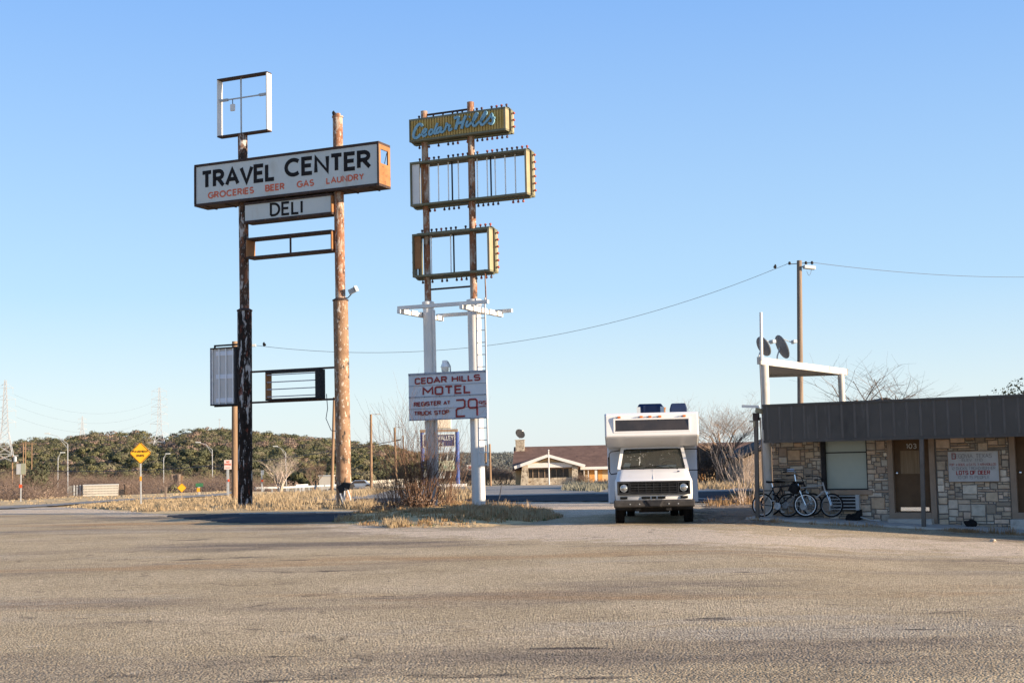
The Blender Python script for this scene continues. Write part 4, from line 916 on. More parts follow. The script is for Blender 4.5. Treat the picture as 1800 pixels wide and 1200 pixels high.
ax0, ax1, az0, az1 = x_(1461, 883), x_(1508, 883), z_(1485, 896), z_(1485, 869)
g0 = -1.2
sz0, sz1 = z_(1606, 911), z_(1606, 925)
J = .14                                                              # jamb width
op = [(wx0, wx1, wz0, 3), (d0-J, d1+J, -2, 3), (e0-J, LEN, -2, 3), (ax0, ax1, az0, az1)]
mb.box(XL,WY+.05,g0,XL+.25,8,2.4)                                     # left side wall
segs = [(XL, wx0, g0, 2.24), (wx0, wx1, g0, wz0), (wx1, d0-J, g0, 2.24), (d1+J, e0-J, g0, 2.24)]
for a, b, c, d in segs: mb.box(a, WY+.03, c, b, WY+.28, d)
mb.box(XL,7.8,g0,LEN,8,2.9); mb.box(LEN-.2,WY,g0,LEN,7.8,2.9)
wall = mb.build('wall', M_mortar, m)
# individual laid stones over the mortar
srng = random.Random(77); U = .062; nx = int((14-XL)/U); nzc = int((2.24+.75)/U); Z0 = -.75
occ = [[False]*nzc for _ in range(nx)]
def blocked(a, b, c, d): return any(not (b <= o[0] or a >= o[1] or d <= o[2] or c >= o[3]) for o in op)
for i in range(nx):
    for j in range(nzc):
        if blocked(XL+i*U+.01, XL+(i+1)*U-.01, Z0+j*U+.01, Z0+(j+1)*U-.01): occ[i][j] = True
st = MB(); st.c = []; sR = MB(); sR.c = []; sB = MB(); sB.c = []
PAL = [(a*1.27, b*1.19, c*1.11) for a, b, c in [(.43,.35,.26),(.39,.35,.29),(.46,.36,.28),(.33,.28,.22),(.50,.45,.38),(.45,.42,.36),(.40,.30,.21),(.30,.27,.23),(.48,.39,.30)]]
SZ = [(3,1),(4,1),(5,1),(6,1),(7,2),(4,2),(5,2),(6,2),(3,2),(4,3),(5,3),(5,4),(6,4),(4,4),(6,5),(2,2),(2,1),(8,1),(3,3),(7,1)]
for j in range(nzc):
    for i in range(nx):
        if occ[i][j]: continue
        c_ = srng.sample(SZ, len(SZ)); c_.sort(key=lambda s_: (0 if s_[1] < 3 else 1) if srng.random() < .8 else -1); c_ += [(2,1),(1,1)]
        for sw, sh in c_:
            if i+sw <= nx and j+sh <= nzc and not any(occ[i+a][j+b] for a in range(sw) for b in range(sh)): break
        for a in range(sw):
            for b in range(sh): occ[i+a][j+b] = True
        x0, x1, z0, z1 = XL+i*U+.007, XL+(i+sw)*U-.007, Z0+j*U+.007, Z0+(j+sh)*U-.007
        jt = lambda: srng.uniform(-.008, .008); d = srng.uniform(.012, .035); q = min(.014, (x1-x0)*.2)
        co = [(x0+jt(),z0+jt()),(x1+jt(),z0+jt()),(x1+jt(),z1+jt()),(x0+jt(),z1+jt())]; cx, cz_ = (x0+x1)/2, (z0+z1)/2
        inn = [(x+(cx-x)*q/max(.01,abs(cx-x)), z+(cz_-z)*q/max(.01,abs(cz_-z))) for x, z in co]
        ss_ = st if x1 < d0 and not x1 < wx0 else sB if x1 <= wx0 else sR
        ss_.add([(x,WY+.035,z) for x, z in co]+[(x,WY+.03-d+srng.uniform(-.004,.004),z) for x, z in inn], [(4,5,6,7),(0,1,5,4),(1,2,6,5),(2,3,7,6),(3,0,4,7)])
        c = srng.choice(PAL); k = srng.uniform(.75, 1.25); ss_.c += [tuple(v*k for v in c)]*5
for q_ in (st, sR, sB): q_.build('stonework', M_stone, wall)
# window, sill, wall unit
mb = MB(); mb.box(wx0+.1,WY+.12,wz0,wx1,WY+.13,2.24); M_curt = mat('pale_green_curtain', (.30,.34,.29), (.34,.38,.33), 1, .25, spec=.5)
win = mb.build('window', M_curt, m)
mb = MB(); mb.box(wx0,WY-.005,wz0,wx0+.1,WY+.2,2.24); mb.box(wx1-.03,WY+.06,wz0,wx1,WY+.2,2.24); mb.box(wx0+.1,WY+.06,wz0,wx1-.03,WY+.2,wz0+.03); zz = z_(1484, 795); mb.box(wx0+.1,WY+.09,zz-.015,wx1-.03,WY+.118,zz+.015); mb.build('frame', M_dkmetal, win)
mb = MB(); sx0 = x_(1462, 865); mb.box(wx0+.22,WY-.05,wz0-.13,wx1+.12,WY+.11,wz0-.004); bevel(mb.build('sill', mat('sandstone_sill', (.27,.19,.13), (.34,.25,.18), 4, .9), win))
mb = MB(); mb.box(ax0+.03,WY-.1,az0+.03,ax1-.03,WY+.02,az1-.03); au = mb.build('wall_unit', M_dkmetal, m)
mb = MB()
for k in range(5): zz = az0+.02+(az1-az0-.06)*k/4; mb.box(ax0,WY-.14,zz,ax1,WY-.105,zz+.022)
mb.box(ax0-.02,WY-.145,az0,ax0+.02,WY,az1); mb.box(ax1-.02,WY-.145,az0,ax1+.07,WY,az1); mb.build('louvre', M_steel, au)
def door(a, b, lab):
    mb = MB(); mb.box(a,WY+.1,dz0,b,WY+.14,DT); d = mb.build('door', M_brown, m)
    f = MB(); f.box(a-J,WY-.04,dz0-.5,a,WY+.15,DT+.02); f.box(b,WY-.04,dz0-.5,b+J,WY+.15,DT+.02); f.build('door_frame', M_tan, d)
    s_ = MB(); s_.box(a+.001,WY-.05,dz0-.4,b-.001,WY+.1,dz0-.003); s_.build('threshold', M_tan, d)
    return d
dr = door(d0, d1, '')
px = lambda *c: FM.at(c[0], c[1], WY+.09)
a, b = px(1582, 792), px(1617, 832); mb = MB(); mb.box(a[0],WY+.088,b[1],b[0],WY+.099,a[1])
mb.build('plywood_patch', mat('plywood', (.17,.11,.058), (.23,.155,.09), 2.5, .8, stretch=(9,9,.6)), dr)
a, b = px(1583.5, 891), px(1634, 897.5); mb = MB(); mb.box(a[0],WY+.086,b[1],b[0],WY+.099,a[1]); mb.build('kick_plate', M_chrome, dr)
a = px(1577.6, 831); mb = MB(); mb.lathe([(.012,0),(.012,.04),(.03,.05),(.03,.075),(.012,.085)], 12, (a[0],WY+.1,a[1]), rotmat(R(90),0,0)); mb.build('handle', M_chrome, dr, smooth=True)
mb = MB(); a, b = px(1593.5, 788.5), px(1610.5, 788.0); text(mb, '103', a[0], a[1], b[0], .135, WY+.098, .022, t=.008, gap=.24); mb.build('number', mat('pale_numerals', (.42,.40,.36), (.5,.47,.43), 8, .6), dr)
d2 = door(e0, e0+.95, ''); a = FM.at(1791, 830, WY+.09); mb = MB(); mb.lathe([(.012,0),(.012,.04),(.03,.05),(.03,.075),(.012,.085)], 12, (e0+.09,WY+.1,a[1]), rotmat(R(90),0,0)); mb.build('handle', M_chrome, d2, smooth=True)
mb = MB(); mb.box(e0+.95+J,WY+.03,g0,LEN-.2,WY+.28,2.24); mb.build('wall', M_mortar, m)
for a, b in ((x_(1568,918)-.03, x_(1643,918)), (e0-.15, e0+1.1)):
    mb = MB(); mb.box(a,WY-.32,-1.2,b,WY+.02,sz0); bevel(mb.build('step', M_conc, m))
# walkway follows the slope of the lot
WK = lambda x: -.048*x+.05
mb = MB(); xs_ = [-.55+.5*k for k in range(29)]
for x in xs_: mb.v += [(x,-.12,WK(x)-.5),(x,-.12,WK(x)),(x,WY+.04,WK(x)+.02),(x,WY+.04,WK(x)-.5)]
for k in range(len(xs_)-1):
    a = 4*k; mb.f += [(a,a+4,a+5,a+1),(a+1,a+5,a+6,a+2),(a+2,a+6,a+7,a+3)]
mb.f += [(0,1,2,3)]; o = mb.build('walkway', M_conc, None); o.location = FM.o; o.rotation_euler = (0,0,MA); struct(o); o['label'] = 'concrete walkway sloping along the stone motel'
for pxx, base, top in (((1333,1329.5), 918, 727), ((1624,1620), 929, 772)):
    xb = FM.at(pxx[0], base, -.02)[0]; xt = FM.at(pxx[1], top, -.02)[0]; zt_ = FM.at(pxx[1], top, -.02)[1] if top < 750 else zb-.02
    yb = -.02 if top > 750 else -.06
    mb = MB(); mb.bar((xb,yb,WK(xb)-.1),(xt,yb,zt_),.095,.095,(0,1,0)); ps = mb.build('canopy_post', M_soffit, m)
    if top < 750:
        mb = MB(); mb.box(xt-.07,yb-.06,zt_-.18,xt+.08,yb+.06,zt_+.02); mb.bar((xt-.18,yb,zt_-.2),(xt,yb,zt_-.2),.03,.03); mb.build('post_cap', M_darkrust, ps)
        mb = MB(); mb.bar((xt,yb,zt_+.1),(xt+.3,yb+.35,zt_+.0),.05,.13); mb.bar((xt-.03,yb-.06,zt_-.35),(xt-.03,yb-.05,zt_-.2),.05,.06); mb.build('bracket', M_cream, ps)
        mb = MB(); mb.bar((xt-.42,yb+.1,zt_+.22),(xt+.05,yb+.15,zt_+.19),.06,.07); mb.build('broken_lamp', M_whitepaint, ps)
        mb = MB(); mb.tube([(xt+.12,yb,zt_-.1),(xt+.14,yb,.1)], .018, 6); mb.build('conduit', M_tan, ps)
rw = MB(); iv = lambda X, Y: ((X-MX)*math.cos(MA)+(Y-MY)*math.sin(MA), -(X-MX)*math.sin(MA)+(Y-MY)*math.cos(MA))
q4 = [iv(12.2,49.6), iv(30,49.6), iv(30,62), iv(12.2,62)]; rw.add([(a, b, z) for z in (-1, 3.4) for a, b in q4], [(0,3,2,1),(4,5,6,7),(0,1,5,4),(1,2,6,5),(2,3,7,6),(3,0,4,7)]); rw.build('unseen_shade_block', M_tan, m)  # unseen block added behind the motel to cast the shade band over the road
# population sign on the wall
a, b = FM.at(1666, 794, WY-.03), FM.at(1757, 845, WY-.03); w_, h_ = b[0]-a[0], a[1]-b[1]
t = thing('population_sign', FM.w(a[0], WY-.03, b[1]), 'faded white painted board listing the town population, hung on the stone wall', 'sign', MA)
mb = MB(); mb.box(0,-.02,0,w_,.02,h_); mb.build('board', mat('weathered_white_board', (.40,.39,.37), (.47,.46,.45), 3, .6, spots=[((.26,.22,.18), 6, .62, .72, (1,1,1))]), t)
mb = MB(); e = .02; mb.box(-e,-.035,-e,w_+e,-.0205,0); mb.box(-e,-.035,h_,w_+e,-.0205,h_+e); mb.box(-e,-.035,0,0,.015,h_); mb.box(w_,-.035,0,w_+e,.015,h_); mb.build('frame', M_tan, t)
M_fadegrey = mat('faded_grey_lettering', (.20,.195,.19), (.27,.26,.26), 9, .7); M_fadered = mat('faded_red_lettering', (.30,.12,.11), (.36,.17,.15), 9, .7)
for s_, xa, xb, zz, cp, ww, mm in (('SEGOVIA, TEXAS',.10,.87,.78,.115,.016,M_fadegrey),('ELEV. 1710',.28,.68,.665,.075,.011,M_fadegrey),('POP. 4 DOGS, 6 CATS, 3 ARMADILLOS',.03,.95,.52,.07,.0105,M_fadered),('12 DUCKS, 1 ROAD RUNNER',.07,.93,.385,.085,.012,M_fadegrey),('LOTS OF DEER',.16,.82,.22,.115,.02,M_maroon),('10 OR 15 PEOPLE',.18,.81,.08,.09,.012,M_fadegrey)):
    mb = MB(); text(mb, s_, w_*xa, h_*zz, w_*xb, h_*cp*1.25, -.0205, ww, font=GS, t=.003, gap=.22, space=.4); mb.build('lettering', mm, t)
mb = MB(); mb.ribbon([(w_*.085,h_*.76),(w_*.15,h_*.76),(w_*.15,h_*.945),(w_*.085,h_*.945)], .008, -.0205, -.029, True); mb.build('letter_box', M_maroon, t)
# ---------------------------------------------------------------- white angular canopy on round posts
pA = P(1350, 871, 37.2); bx, by = pA.x, pA.y
A3 = P(1334, 627, 36.9); B3 = P(1490, 648, 43.2); ztop = (A3.z+B3.z)/2; C3 = P(1343, 660, 43.6)
t = thing('angular_canopy', (bx, by, 0), 'white angular flat canopy on round posts at the corner of the stone motel', 'canopy'); L = lambda v, z: Vector((v.x-bx, v.y-by, z))
th = .2
def slab(mb, a, b, wd, z0, z1):
    d = (b-a); d.z = 0; d.normalize(); n_ = Vector((-d.y, d.x, 0))*wd
    mb.add([L(q, zz) for zz in (z0, z1) for q in (a, b, b+n_, a+n_)], [(0,3,2,1),(4,5,6,7),(0,1,5,4),(1,2,6,5),(2,3,7,6),(3,0,4,7)])
mb = MB(); slab(mb, A3, B3, .06, ztop-th, ztop); slab(mb, B3, C3, .06, ztop-th, ztop); slab(mb, C3, A3, .06, ztop-th, ztop); mb.build('canopy_edge', M_canopy, t)
mb = MB(); q = [A3.lerp((A3+B3+C3)/3, .03), B3.lerp((A3+B3+C3)/3, .03), C3.lerp((A3+B3+C3)/3, .03)]
mb.add([L(v, z) for z in (ztop-.12, ztop-.05) for v in q], [(0,2,1),(3,4,5),(0,1,4,3),(1,2,5,4),(2,0,3,5)]); mb.build('canopy_deck', M_canopy, t)
pT = P(1343.5, 645, 37.2); mb = MB(); mb.tube([(0,0,-.4),(pT.x-bx,pT.y-by,ztop-.2)], .118, 20); mb.build('post', M_canopy, t, smooth=True)
pB = P(1481, 700, 42.4); mb = MB(); mb.tube([(pB.x-bx,pB.y-by,-.3),(pB.x-bx-.02,pB.y-by,ztop-.2)], .10, 16); mb.build('post', M_canopy, t, smooth=True)
a = P(1338.5, 628, 36.9); b = P(1337.5, 549, 36.9); mb = MB(); mb.tube([L(a, ztop-.1), L(b, b.z)], .042, 10); mb.build('antenna_mast', M_whitepaint, t, smooth=True)
mb = MB(); mb.tube([(L(a,0).x-.07,L(a,0).y-.1,ztop-.1),(L(a,0).x-.05,L(a,0).y-.12,2.4)], .014, 6); mb.build('drop_cable', M_wire, t)
def dish(name, loc, az, el, rad, label, arm=.5, dk=M_dish):
    t = thing(name, loc, label, 'satellite dish', az)                 # dish faces local +y
    M3 = rotmat(-(R(90)-el), 0, 0); mb = MB(); n = 20; prof = [(rad*i/6, rad*.16*(i/6)**2) for i in range(7)]
    mb.lathe([(.001,-.02)]+[(r_, z-.02) for r_, z in prof[1:]]+[(rad*1.015,rad*.16+.005)]+[(r_, z) for r_, z in reversed(prof[1:])]+[(.001,0)], n, (0,0,rad*.9+.12), M3); mb.build('reflector', dk, t, smooth=True)
    c = Vector((0,0,rad*.9+.12)); mb = MB(); mb.tube([(0,-.12,0),(0,-.12,rad*.5),c+M3 @ Vector((0,0,-.03))], .022, 8); mb.build('mount', M_steel, t)
    f = c+M3 @ Vector((0,-rad*.55 if False else -.0,rad*1.25)); mb = MB(); mb.tube([c+M3 @ Vector((0,-rad*.9,rad*.1)), f+Vector((0,0,-.05))], .014, 6); mb.build('feed_arm', M_steel, t)
    mb = MB(); mb.cbox(f, (.2,.11,.09)); mb.cbox(f+M3 @ Vector((0,0,-.05)), (.06,.06,.1)); bevel(mb.build('receiver', M_face, t)); return t
a = P(1341, 625, 38.2); dish('satellite_dish', (a.x, a.y, ztop-.02), R(-68), R(25), .295, 'dark dish partly behind the white mast on the angular canopy')
a = P(1373, 628, 39.3); dish('satellite_dish', (a.x, a.y, ztop-.02), R(-78), R(22), .36, 'dark dish tilted edge on standing clear of the mast', .7)
# ---------------------------------------------------------------- bicycles, broom and odds on the walkway
def bicycle(loc, rz, label, lean=0, wb=1.08, r=.325, fr_c=M_dkmetal, rim=M_chrome, bars='high', turn=0., basket=False, white=True):
    t = thing('bicycle', loc, label, 'bicycle', rz, 'bicycles parked against the stone wall'); t.rotation_euler = (lean, 0, rz)
    Mwhite = M_tubewhite if white else M_steel
    for x, a in ((0, 0), (wb, turn)):
        M3 = rotmat(0,0,a); w_ = MB(); w_.ring((x,0,r), r-.024, .024, M3, 32, 7); w = w_.build('wheel', M_rubber, t, smooth=True)
        q = MB(); q.ring((x,0,r), r-.052, .0115 if white else .006, M3, 32, 6); q.build('rim', Mwhite, w, smooth=True)
        q = MB()
        for k in range(18):
            b = 2*math.pi*k/18; p = M3 @ Vector((math.cos(b)*(r-.06),(.02 if k%2 else -.02),math.sin(b)*(r-.06))); q.tube([(x,0.02*(1 if k%2 else -1),r), Vector((x,0,r))+Vector((p.x,p.y*.2,p.z))], .0022, 3)
        q.lathe([(.02,-.05),(.02,.05)], 10, (x,0,r), rotmat(R(90),0,a)); q.build('spokes', M_steel, w)
    bb = Vector((.44,0,.28)); st_ = Vector((.28,0,.78)); ht = Vector((wb-.24,0,.86)); hb = Vector((wb-.20,0,.70))
    f = MB()
    for a, b, rr in ((bb,hb,.021),(bb,st_,.017),(st_,ht,.018),(hb+Vector((.02,0,-.03)),ht+Vector((-.02,0,.07)),.02)): f.tube([a,b], rr, 8)
    for y in (-.05,.05): f.tube([(0,y,r),(bb.x,y*.6,bb.z)], .011, 6); f.tube([(0,y,r),(st_.x,y*.3,st_.z-.06)], .009, 6)
    f.build('frame', fr_c, t, smooth=True)
    f = MB(); M3 = rotmat(0,0,turn)
    for y in (-.055,.055): q = M3 @ Vector((0,y,0)); f.tube([(wb+q.x,q.y,r),(hb.x+.05+q.x*.6,q.y,.69),(hb.x+.02,0,.72)], .012, 7)
    f.build('fork', M_chrome, t, smooth=True)
    h = MB(); z = .12 if bars == 'low' else .30; c = ht+Vector((-.03,0,.08)); h.tube([c,(c.x-.03,0,c.z+z*.6)], .014, 7)
    for sgn in (-1,1):
        pts = [(0,0,z*.6),(.03,.1*sgn,z*.75),(-.02,.24*sgn,z),(-.20,.31*sgn,z*.93)]; h.tube([c+Vector((-.03,0,0))+M3 @ Vector(p) for p in pts], .011, 7)
    hb_ = h.build('handlebar', M_chrome if bars == 'high' else M_dkmetal, t, smooth=True)
    for sgn in (-1,1):
        g = MB(); p = c+Vector((-.03,0,0))+M3 @ Vector((-.20,.31*sgn,z*.93)); g.tube([p, p+M3 @ Vector((-.11,.015*sgn,-.01))], .017, 8); g.build('grip', M_rubber, hb_)
    s_ = MB(); s_.tube([st_, (st_.x-.02,0,.90)], .013, 7); sp = s_.build('seat_post', M_chrome, t)
    s_ = MB(); s_.add([(-.14,-.085,.9),(-.14,.085,.9),(.02,.05,.905),(.15,.015,.9),(.15,-.015,.9),(.02,-.05,.905),(-.14,-.085,.955),(-.14,.085,.955),(.02,.04,.945),(.15,.012,.93),(.15,-.012,.93),(.02,-.04,.945)],[(0,1,2,5),(5,2,3,4),(6,11,8,7),(11,10,9,8),(0,6,7,1),(1,7,8,2),(2,8,9,3),(3,9,10,4),(4,10,11,5),(5,11,6,0)]); s_ = s_.build('saddle', M_rubber, t); s_.location = (st_.x-.02,0,0); bevel(s_, .015)
    k = MB(); k.lathe([(.085,-.005),(.095,0),(.085,.006)], 24, (bb.x,-.06,bb.z), rotmat(R(90),0,0)); cr = k.build('chainring', M_steel, t)
    k = MB(); k.bar((bb.x,-.085,bb.z),(bb.x-.09,-.085,bb.z+.14),.02,.02); k.bar((bb.x,.08,bb.z),(bb.x+.09,.08,bb.z-.14),.02,.02); k.cbox((bb.x-.09,-.13,bb.z+.14),(.09,.08,.025)); k.cbox((bb.x+.09,.12,bb.z-.14),(.09,.08,.025)); k.build('crank', M_steel, cr)
    if basket:
        k = MB(); k.cbox((wb-.30,-.02,.74),(.26,.2,.24), rotmat(0,.5,0)); bevel(k.build('carrier_bag', M_rubber, t), .05)
        k = MB(); k.tube([(-.1,0,r+.38),(.3,0,r+.38)], .01, 5); k.box(-.14,-.07,r+.375,.24,.07,r+.39); k.build('rear_rack', M_dkmetal, t)
    return t
def bike_at(pr_, pf_, r, yl, **k):
    x0, z0 = FM.at(*pr_, yl); x1, z1 = FM.at(*pf_, yl); lo = FM.w(x0, yl, WK(x0)+.02)
    return bicycle(lo, MA-math.atan(.048), wb=max(1.02, min(1.2, x1-x0)), r=r, **k)
bike_at((1340,893), (1420,898), .315, .22, label='nearest bicycle with whitewall tyres and a high chrome handlebar', lean=R(-6), turn=R(22), basket=True)
bike_at((1385,896), (1464,899), .32, .62, label='dark mountain bicycle standing nearest the wall unit with a flat bar', lean=R(-10), bars='low', white=False, fr_c=mat('worn_silver_frame', (.30,.29,.28), (.4,.39,.37), 4, .4))
bike_at((1354,892), (1428,895), .305, .92, label='dark bicycle hidden behind the whitewall one next to the round post', lean=R(-8), bars='low', white=False)
def prop(name, label, cat, px, py, yl):
    x, z = FM.at(px, py, yl); return thing(name, FM.w(x, yl, WK(x)+.02), label, cat, MA)
t = prop('broom', 'black broom lying on the walkway with its pale handle on the ground', 'broom', 1512, 912, .75)
mb = MB(); mb.tube([(0,0,.10),(.35,-.22,.03),(.62,-.36,.015)], .013, 7); mb.build('handle', M_steel, t)
mb = MB(); mb.add([(-.28,.02,0),(.0,-.06,.02),(.04,.0,.3),(-.10,.10,.26),(-.26,.12,.0),(.03,.08,.02),(.06,.06,.3),(-.08,.15,.26)],[(0,1,2,3),(4,7,6,5),(0,4,5,1),(1,5,6,2),(2,6,7,3),(3,7,4,0)]); bevel(mb.build('bristle_head', M_rubber, t), .02)
for px_, py_, lab in ((1497,913,'small dark rag lying beside the broom'), (1707,926,'small black bundle lying against the stone wall under the population sign')):
    x, z = FM.at(px_, py_, .85); mb = MB(); g = random.Random(int(px_)); bm = bmesh.new(); bmesh.ops.create_icosphere(bm, subdivisions=3, radius=.5)
    for v in bm.verts: n_ = NZ.noise(v.co*3+Vector((px_,0,0))); v.co = Vector((v.co.x*.30, v.co.y*.2, max(0, v.co.z*.24+.05)))*(1+.4*n_)
    me = bpy.data.meshes.new('rag'); bm.to_mesh(me); bm.free(); me.materials.append(M_rubber); o = bpy.data.objects.new('rag', me); COL.objects.link(o); o.location = FM.w(x, .85, WK(x)+.01); tag(o, lab, 'rag')
# loose rubble along the walkway edge
for px_, py_, sz, lab in ((1387,931,.03,'small pale stone on the dirt before the bicycles'),(1510,932,.035,'pale stone beside the kerb near the broom'),(1746,952,.065,'tan rock on the gravel in front of the population sign'),(1449,928,.022,'tiny white pebble near the walkway kerb')):
    g_ = G(px_, py_); bm = bmesh.new(); bmesh.ops.create_icosphere(bm, subdivisions=2, radius=sz)
    for v in bm.verts: v.co *= 1+.5*NZ.noise(v.co*14+Vector((px_,0,0))); v.co.z *= .7
    me = bpy.data.meshes.new('rock'); bm.to_mesh(me); bm.free(); me.materials.append(M_gravel); o = bpy.data.objects.new('rock', me); COL.objects.link(o); o.location = g_+Vector((0,0,sz*.45)); tag(o, lab, 'rock')

# ---------------------------------------------------------------- motorhome
ax = P(1146, 800, 36.0); RV0 = Vector((ax.x, ax.y-.2, 0)); RZ = -math.atan(ax.x/ax.y)*.9
t = thing('motorhome', RV0, 'old white cab over motorhome with a black grille parked facing out of the lot', 'motorhome', RZ)
CW = 1.22; CB = 1.75; CE = 7.2; CT = 2.90
mb = MB(); mb.box(-CW,CB,.48,CW,CE,CT); coach = bevel(mb.build('coach_body', M_rvblue, t), .05, 3)
mb = MB()                                                             # over-cab sleeper with a sloped lower face
prof = [(CB+.02,2.02),(1.05,2.02),(.42,2.25),(.36,2.30),(.42,2.86),(.50,2.91),(CB+.02,2.925)]; mb.prism_x(prof, -CW-.005, CW+.005); ov = bevel(mb.build('sleeper_pod', M_rv, t), .03, 3)
mb = MB()
for sx in (-1, 1): mb.prism_x([(CB,2.03),(1.06,2.03),(.45,2.26),(.385,2.3),(.445,2.85),(.52,2.9),(CB,2.91)], sx*(CW+.008)-.012, sx*(CW+.008)+.012)
mb.build('edge_trim', M_steel, ov)
def pod_y(z): return .36+(z-2.30)*(.06/.56)
mb = MB(); za, zb_ = 2.43, 2.725; hw = .97
mb.add([(-hw,pod_y(za)-.012,za),(hw,pod_y(za)-.012,za),(hw,pod_y(zb_)-.012,zb_),(-hw,pod_y(zb_)-.012,zb_),(-hw,pod_y(za)+.03,za),(hw,pod_y(za)+.03,za),(hw,pod_y(zb_)+.03,zb_),(-hw,pod_y(zb_)+.03,zb_)],[(0,1,2,3),(0,4,5,1),(1,5,6,2),(2,6,7,3),(3,7,4,0)])
pw = mb.build('front_window', M_darkglass, ov)
mb = MB(); mb.ribbon([(-hw-.02,za-.02),(hw+.02,za-.02),(hw+.02,zb_+.02),(-hw-.02,zb_+.02)], .025, .41, .362, True); o = mb.build('window_frame', M_rv, pw); bevel(o, .008)
for fx in (-.885,-.30,-.07,.19,.83):
    mb = MB(); y = pod_y(2.80); mb.cbox((fx+.03,y-.035,2.80),(.09,.06,.055)); lm = bevel(mb.build('marker_light', M_amber, ov), .015)
    mb = MB(); mb.cbox((fx-.05,y-.025,2.79),(.12,.045,.03)); mb.build('lamp_base', M_steel, lm)
# roof units
def cover(name, cx, cy, w_, d_, h, z, m_):
    mb = MB(); q = .82; mb.add([(cx-w_/2,cy-d_/2,z),(cx+w_/2,cy-d_/2,z),(cx+w_/2,cy+d_/2,z),(cx-w_/2,cy+d_/2,z),(cx-w_/2,cy-d_/2,z+h*.62),(cx+w_/2,cy-d_/2,z+h*.62),(cx+w_/2,cy+d_/2,z+h*.62),(cx-w_/2,cy+d_/2,z+h*.62),(cx-w_/2*q,cy-d_/2*.8,z+h),(cx+w_/2*q,cy-d_/2*.8,z+h),(cx+w_/2*q,cy+d_/2*q,z+h),(cx-w_/2*q,cy+d_/2*q,z+h)],[(0,1,5,4),(1,2,6,5),(2,3,7,6),(3,0,4,7),(4,5,9,8),(5,6,10,9),(6,7,11,10),(7,4,8,11),(8,9,10,11)])
    return bevel(mb.build(name, m_, t), .03, 3)
a = cover('air_conditioner', .0, 3.1, .76, 1.0, .33, CT, M_acblue); mb = MB()
for sx in (-1,1): mb.box(sx*.33-.05,2.585,CT+.03,sx*.33+.05,2.598,CT+.24)
mb.build('peeling_patch', M_face, a)
mb = MB(); mb.box(-.2,2.575,CT+.03,.2,2.598,CT+.28); bevel(mb.build('front_cover', M_acblue, a), .02)
cover('roof_vent', .85, 5.0, .5, .7, .40, CT, M_acblue)
mb = MB(); mb.lathe([(.055,0),(.055,.22),(.07,.22),(.07,.27)], 12, (.40,4.2,CT)); mb.build('vent_pipe', M_orange, t)
# cab shell: stacked sections up to the windshield base
def sect(w_, yf, z, rr=.16): return [(-w_,CB,z),(-w_,yf+rr,z),(-w_+.05,yf+.05,z),(-w_+rr,yf,z),(w_-rr,yf,z),(w_-.05,yf+.05,z),(w_,yf+rr,z),(w_,CB,z)]
secs = [sect(.97,.06,.50),sect(1.0,.03,.62),sect(1.01,.01,.78),sect(1.01,.0,1.10),sect(1.0,.025,1.14),sect(.975,.16,1.20),sect(.95,.36,1.31),sect(.925,.58,1.405),sect(.915,.66,1.42)]
mb = MB(); n = 8
for s_ in secs: mb.v += s_
mb.f = [(i*n+k,i*n+k+1,(i+1)*n+k+1,(i+1)*n+k) for i in range(len(secs)-1) for k in range(n-1)]
cab = mb.build('cab_body', M_rv, t, smooth=True)
mb = MB(); WB, WT, ZB, ZT, YB, YT = .905, .80, 1.42, 1.97, .66, 1.12
for sx in (-1,1):
    mb.bar((sx*WB,YB+.02,ZB-.02),(sx*WT,YT+.02,ZT),.085,.10,(0,1,0)); mb.bar((sx*.93,CB-.02,1.40),(sx*.86,CB-.02,ZT),.06,.1,(0,1,0))
mb.add([(-.86,YT-.02,ZT-.02),(.86,YT-.02,ZT-.02),(.86,CB,ZT+.0),(-.86,CB,ZT),(-.82,YT+.02,ZT+.05),(.82,YT+.02,ZT+.05),(.82,CB,ZT+.08),(-.82,CB,ZT+.08)],[(0,3,2,1),(4,5,6,7),(0,1,5,4),(1,2,6,5),(3,0,4,7)])
mb.build('windshield_pillar', M_rv, cab)
mb = MB(); mb.add([(-WB+.02,YB,ZB),(WB-.02,YB,ZB),(WT-.02,YT,ZT-.01),(-WT+.02,YT,ZT-.01)],[(0,1,2,3)]); ws = mb.build('windshield', M_glass, cab)
mb = MB(); qy = lambda z: YB+(YT-YB)*(z-ZB)/(ZT-ZB); qw = lambda z: WB+(WT-WB)*(z-ZB)/(ZT-ZB)-.05
pts = [(-qw(ZB)+.05,ZB+.012),(qw(ZB)-.05,ZB+.012),(qw(ZB+.06),ZB+.06),(qw(ZT-.07),ZT-.07),(qw(ZT)-.06,ZT-.02),(-qw(ZT)+.06,ZT-.02),(-qw(ZT-.07),ZT-.07),(-qw(ZB+.06),ZB+.06)]
for i in range(8):
    (xa, z1), (xb, z2) = pts[i], pts[(i+1)%8]; mb.bar((xa,qy(z1)-.008,z1),(xb,qy(z2)-.008,z2),.024,.024,(0,1,0))
mb.build('window_seal', M_rubber, ws)
mb = MB()
for xx, an in ((-.55,.42),(.1,.5)):
    p0 = (xx+.32,YB-.03,ZB+.0); mb.bar(p0,(xx-.02,qy(ZB+.07)-.03,ZB+.075),.014,.014); mb.bar((xx-.3,qy(ZB+.05)-.025,ZB+.05),(xx+.28,qy(ZB+.1)-.025,ZB+.10),.016,.018)
mb.bar((.42,YB-.03,ZB+.06),(.66,YB-.08,ZB-.01),.014,.014); mb.build('wiper', M_rubber, ws)
mb = MB(); mb.box(-.86,.74,1.26,.86,1.05,1.46); da = bevel(mb.build('dashboard', M_dash, cab), .04)
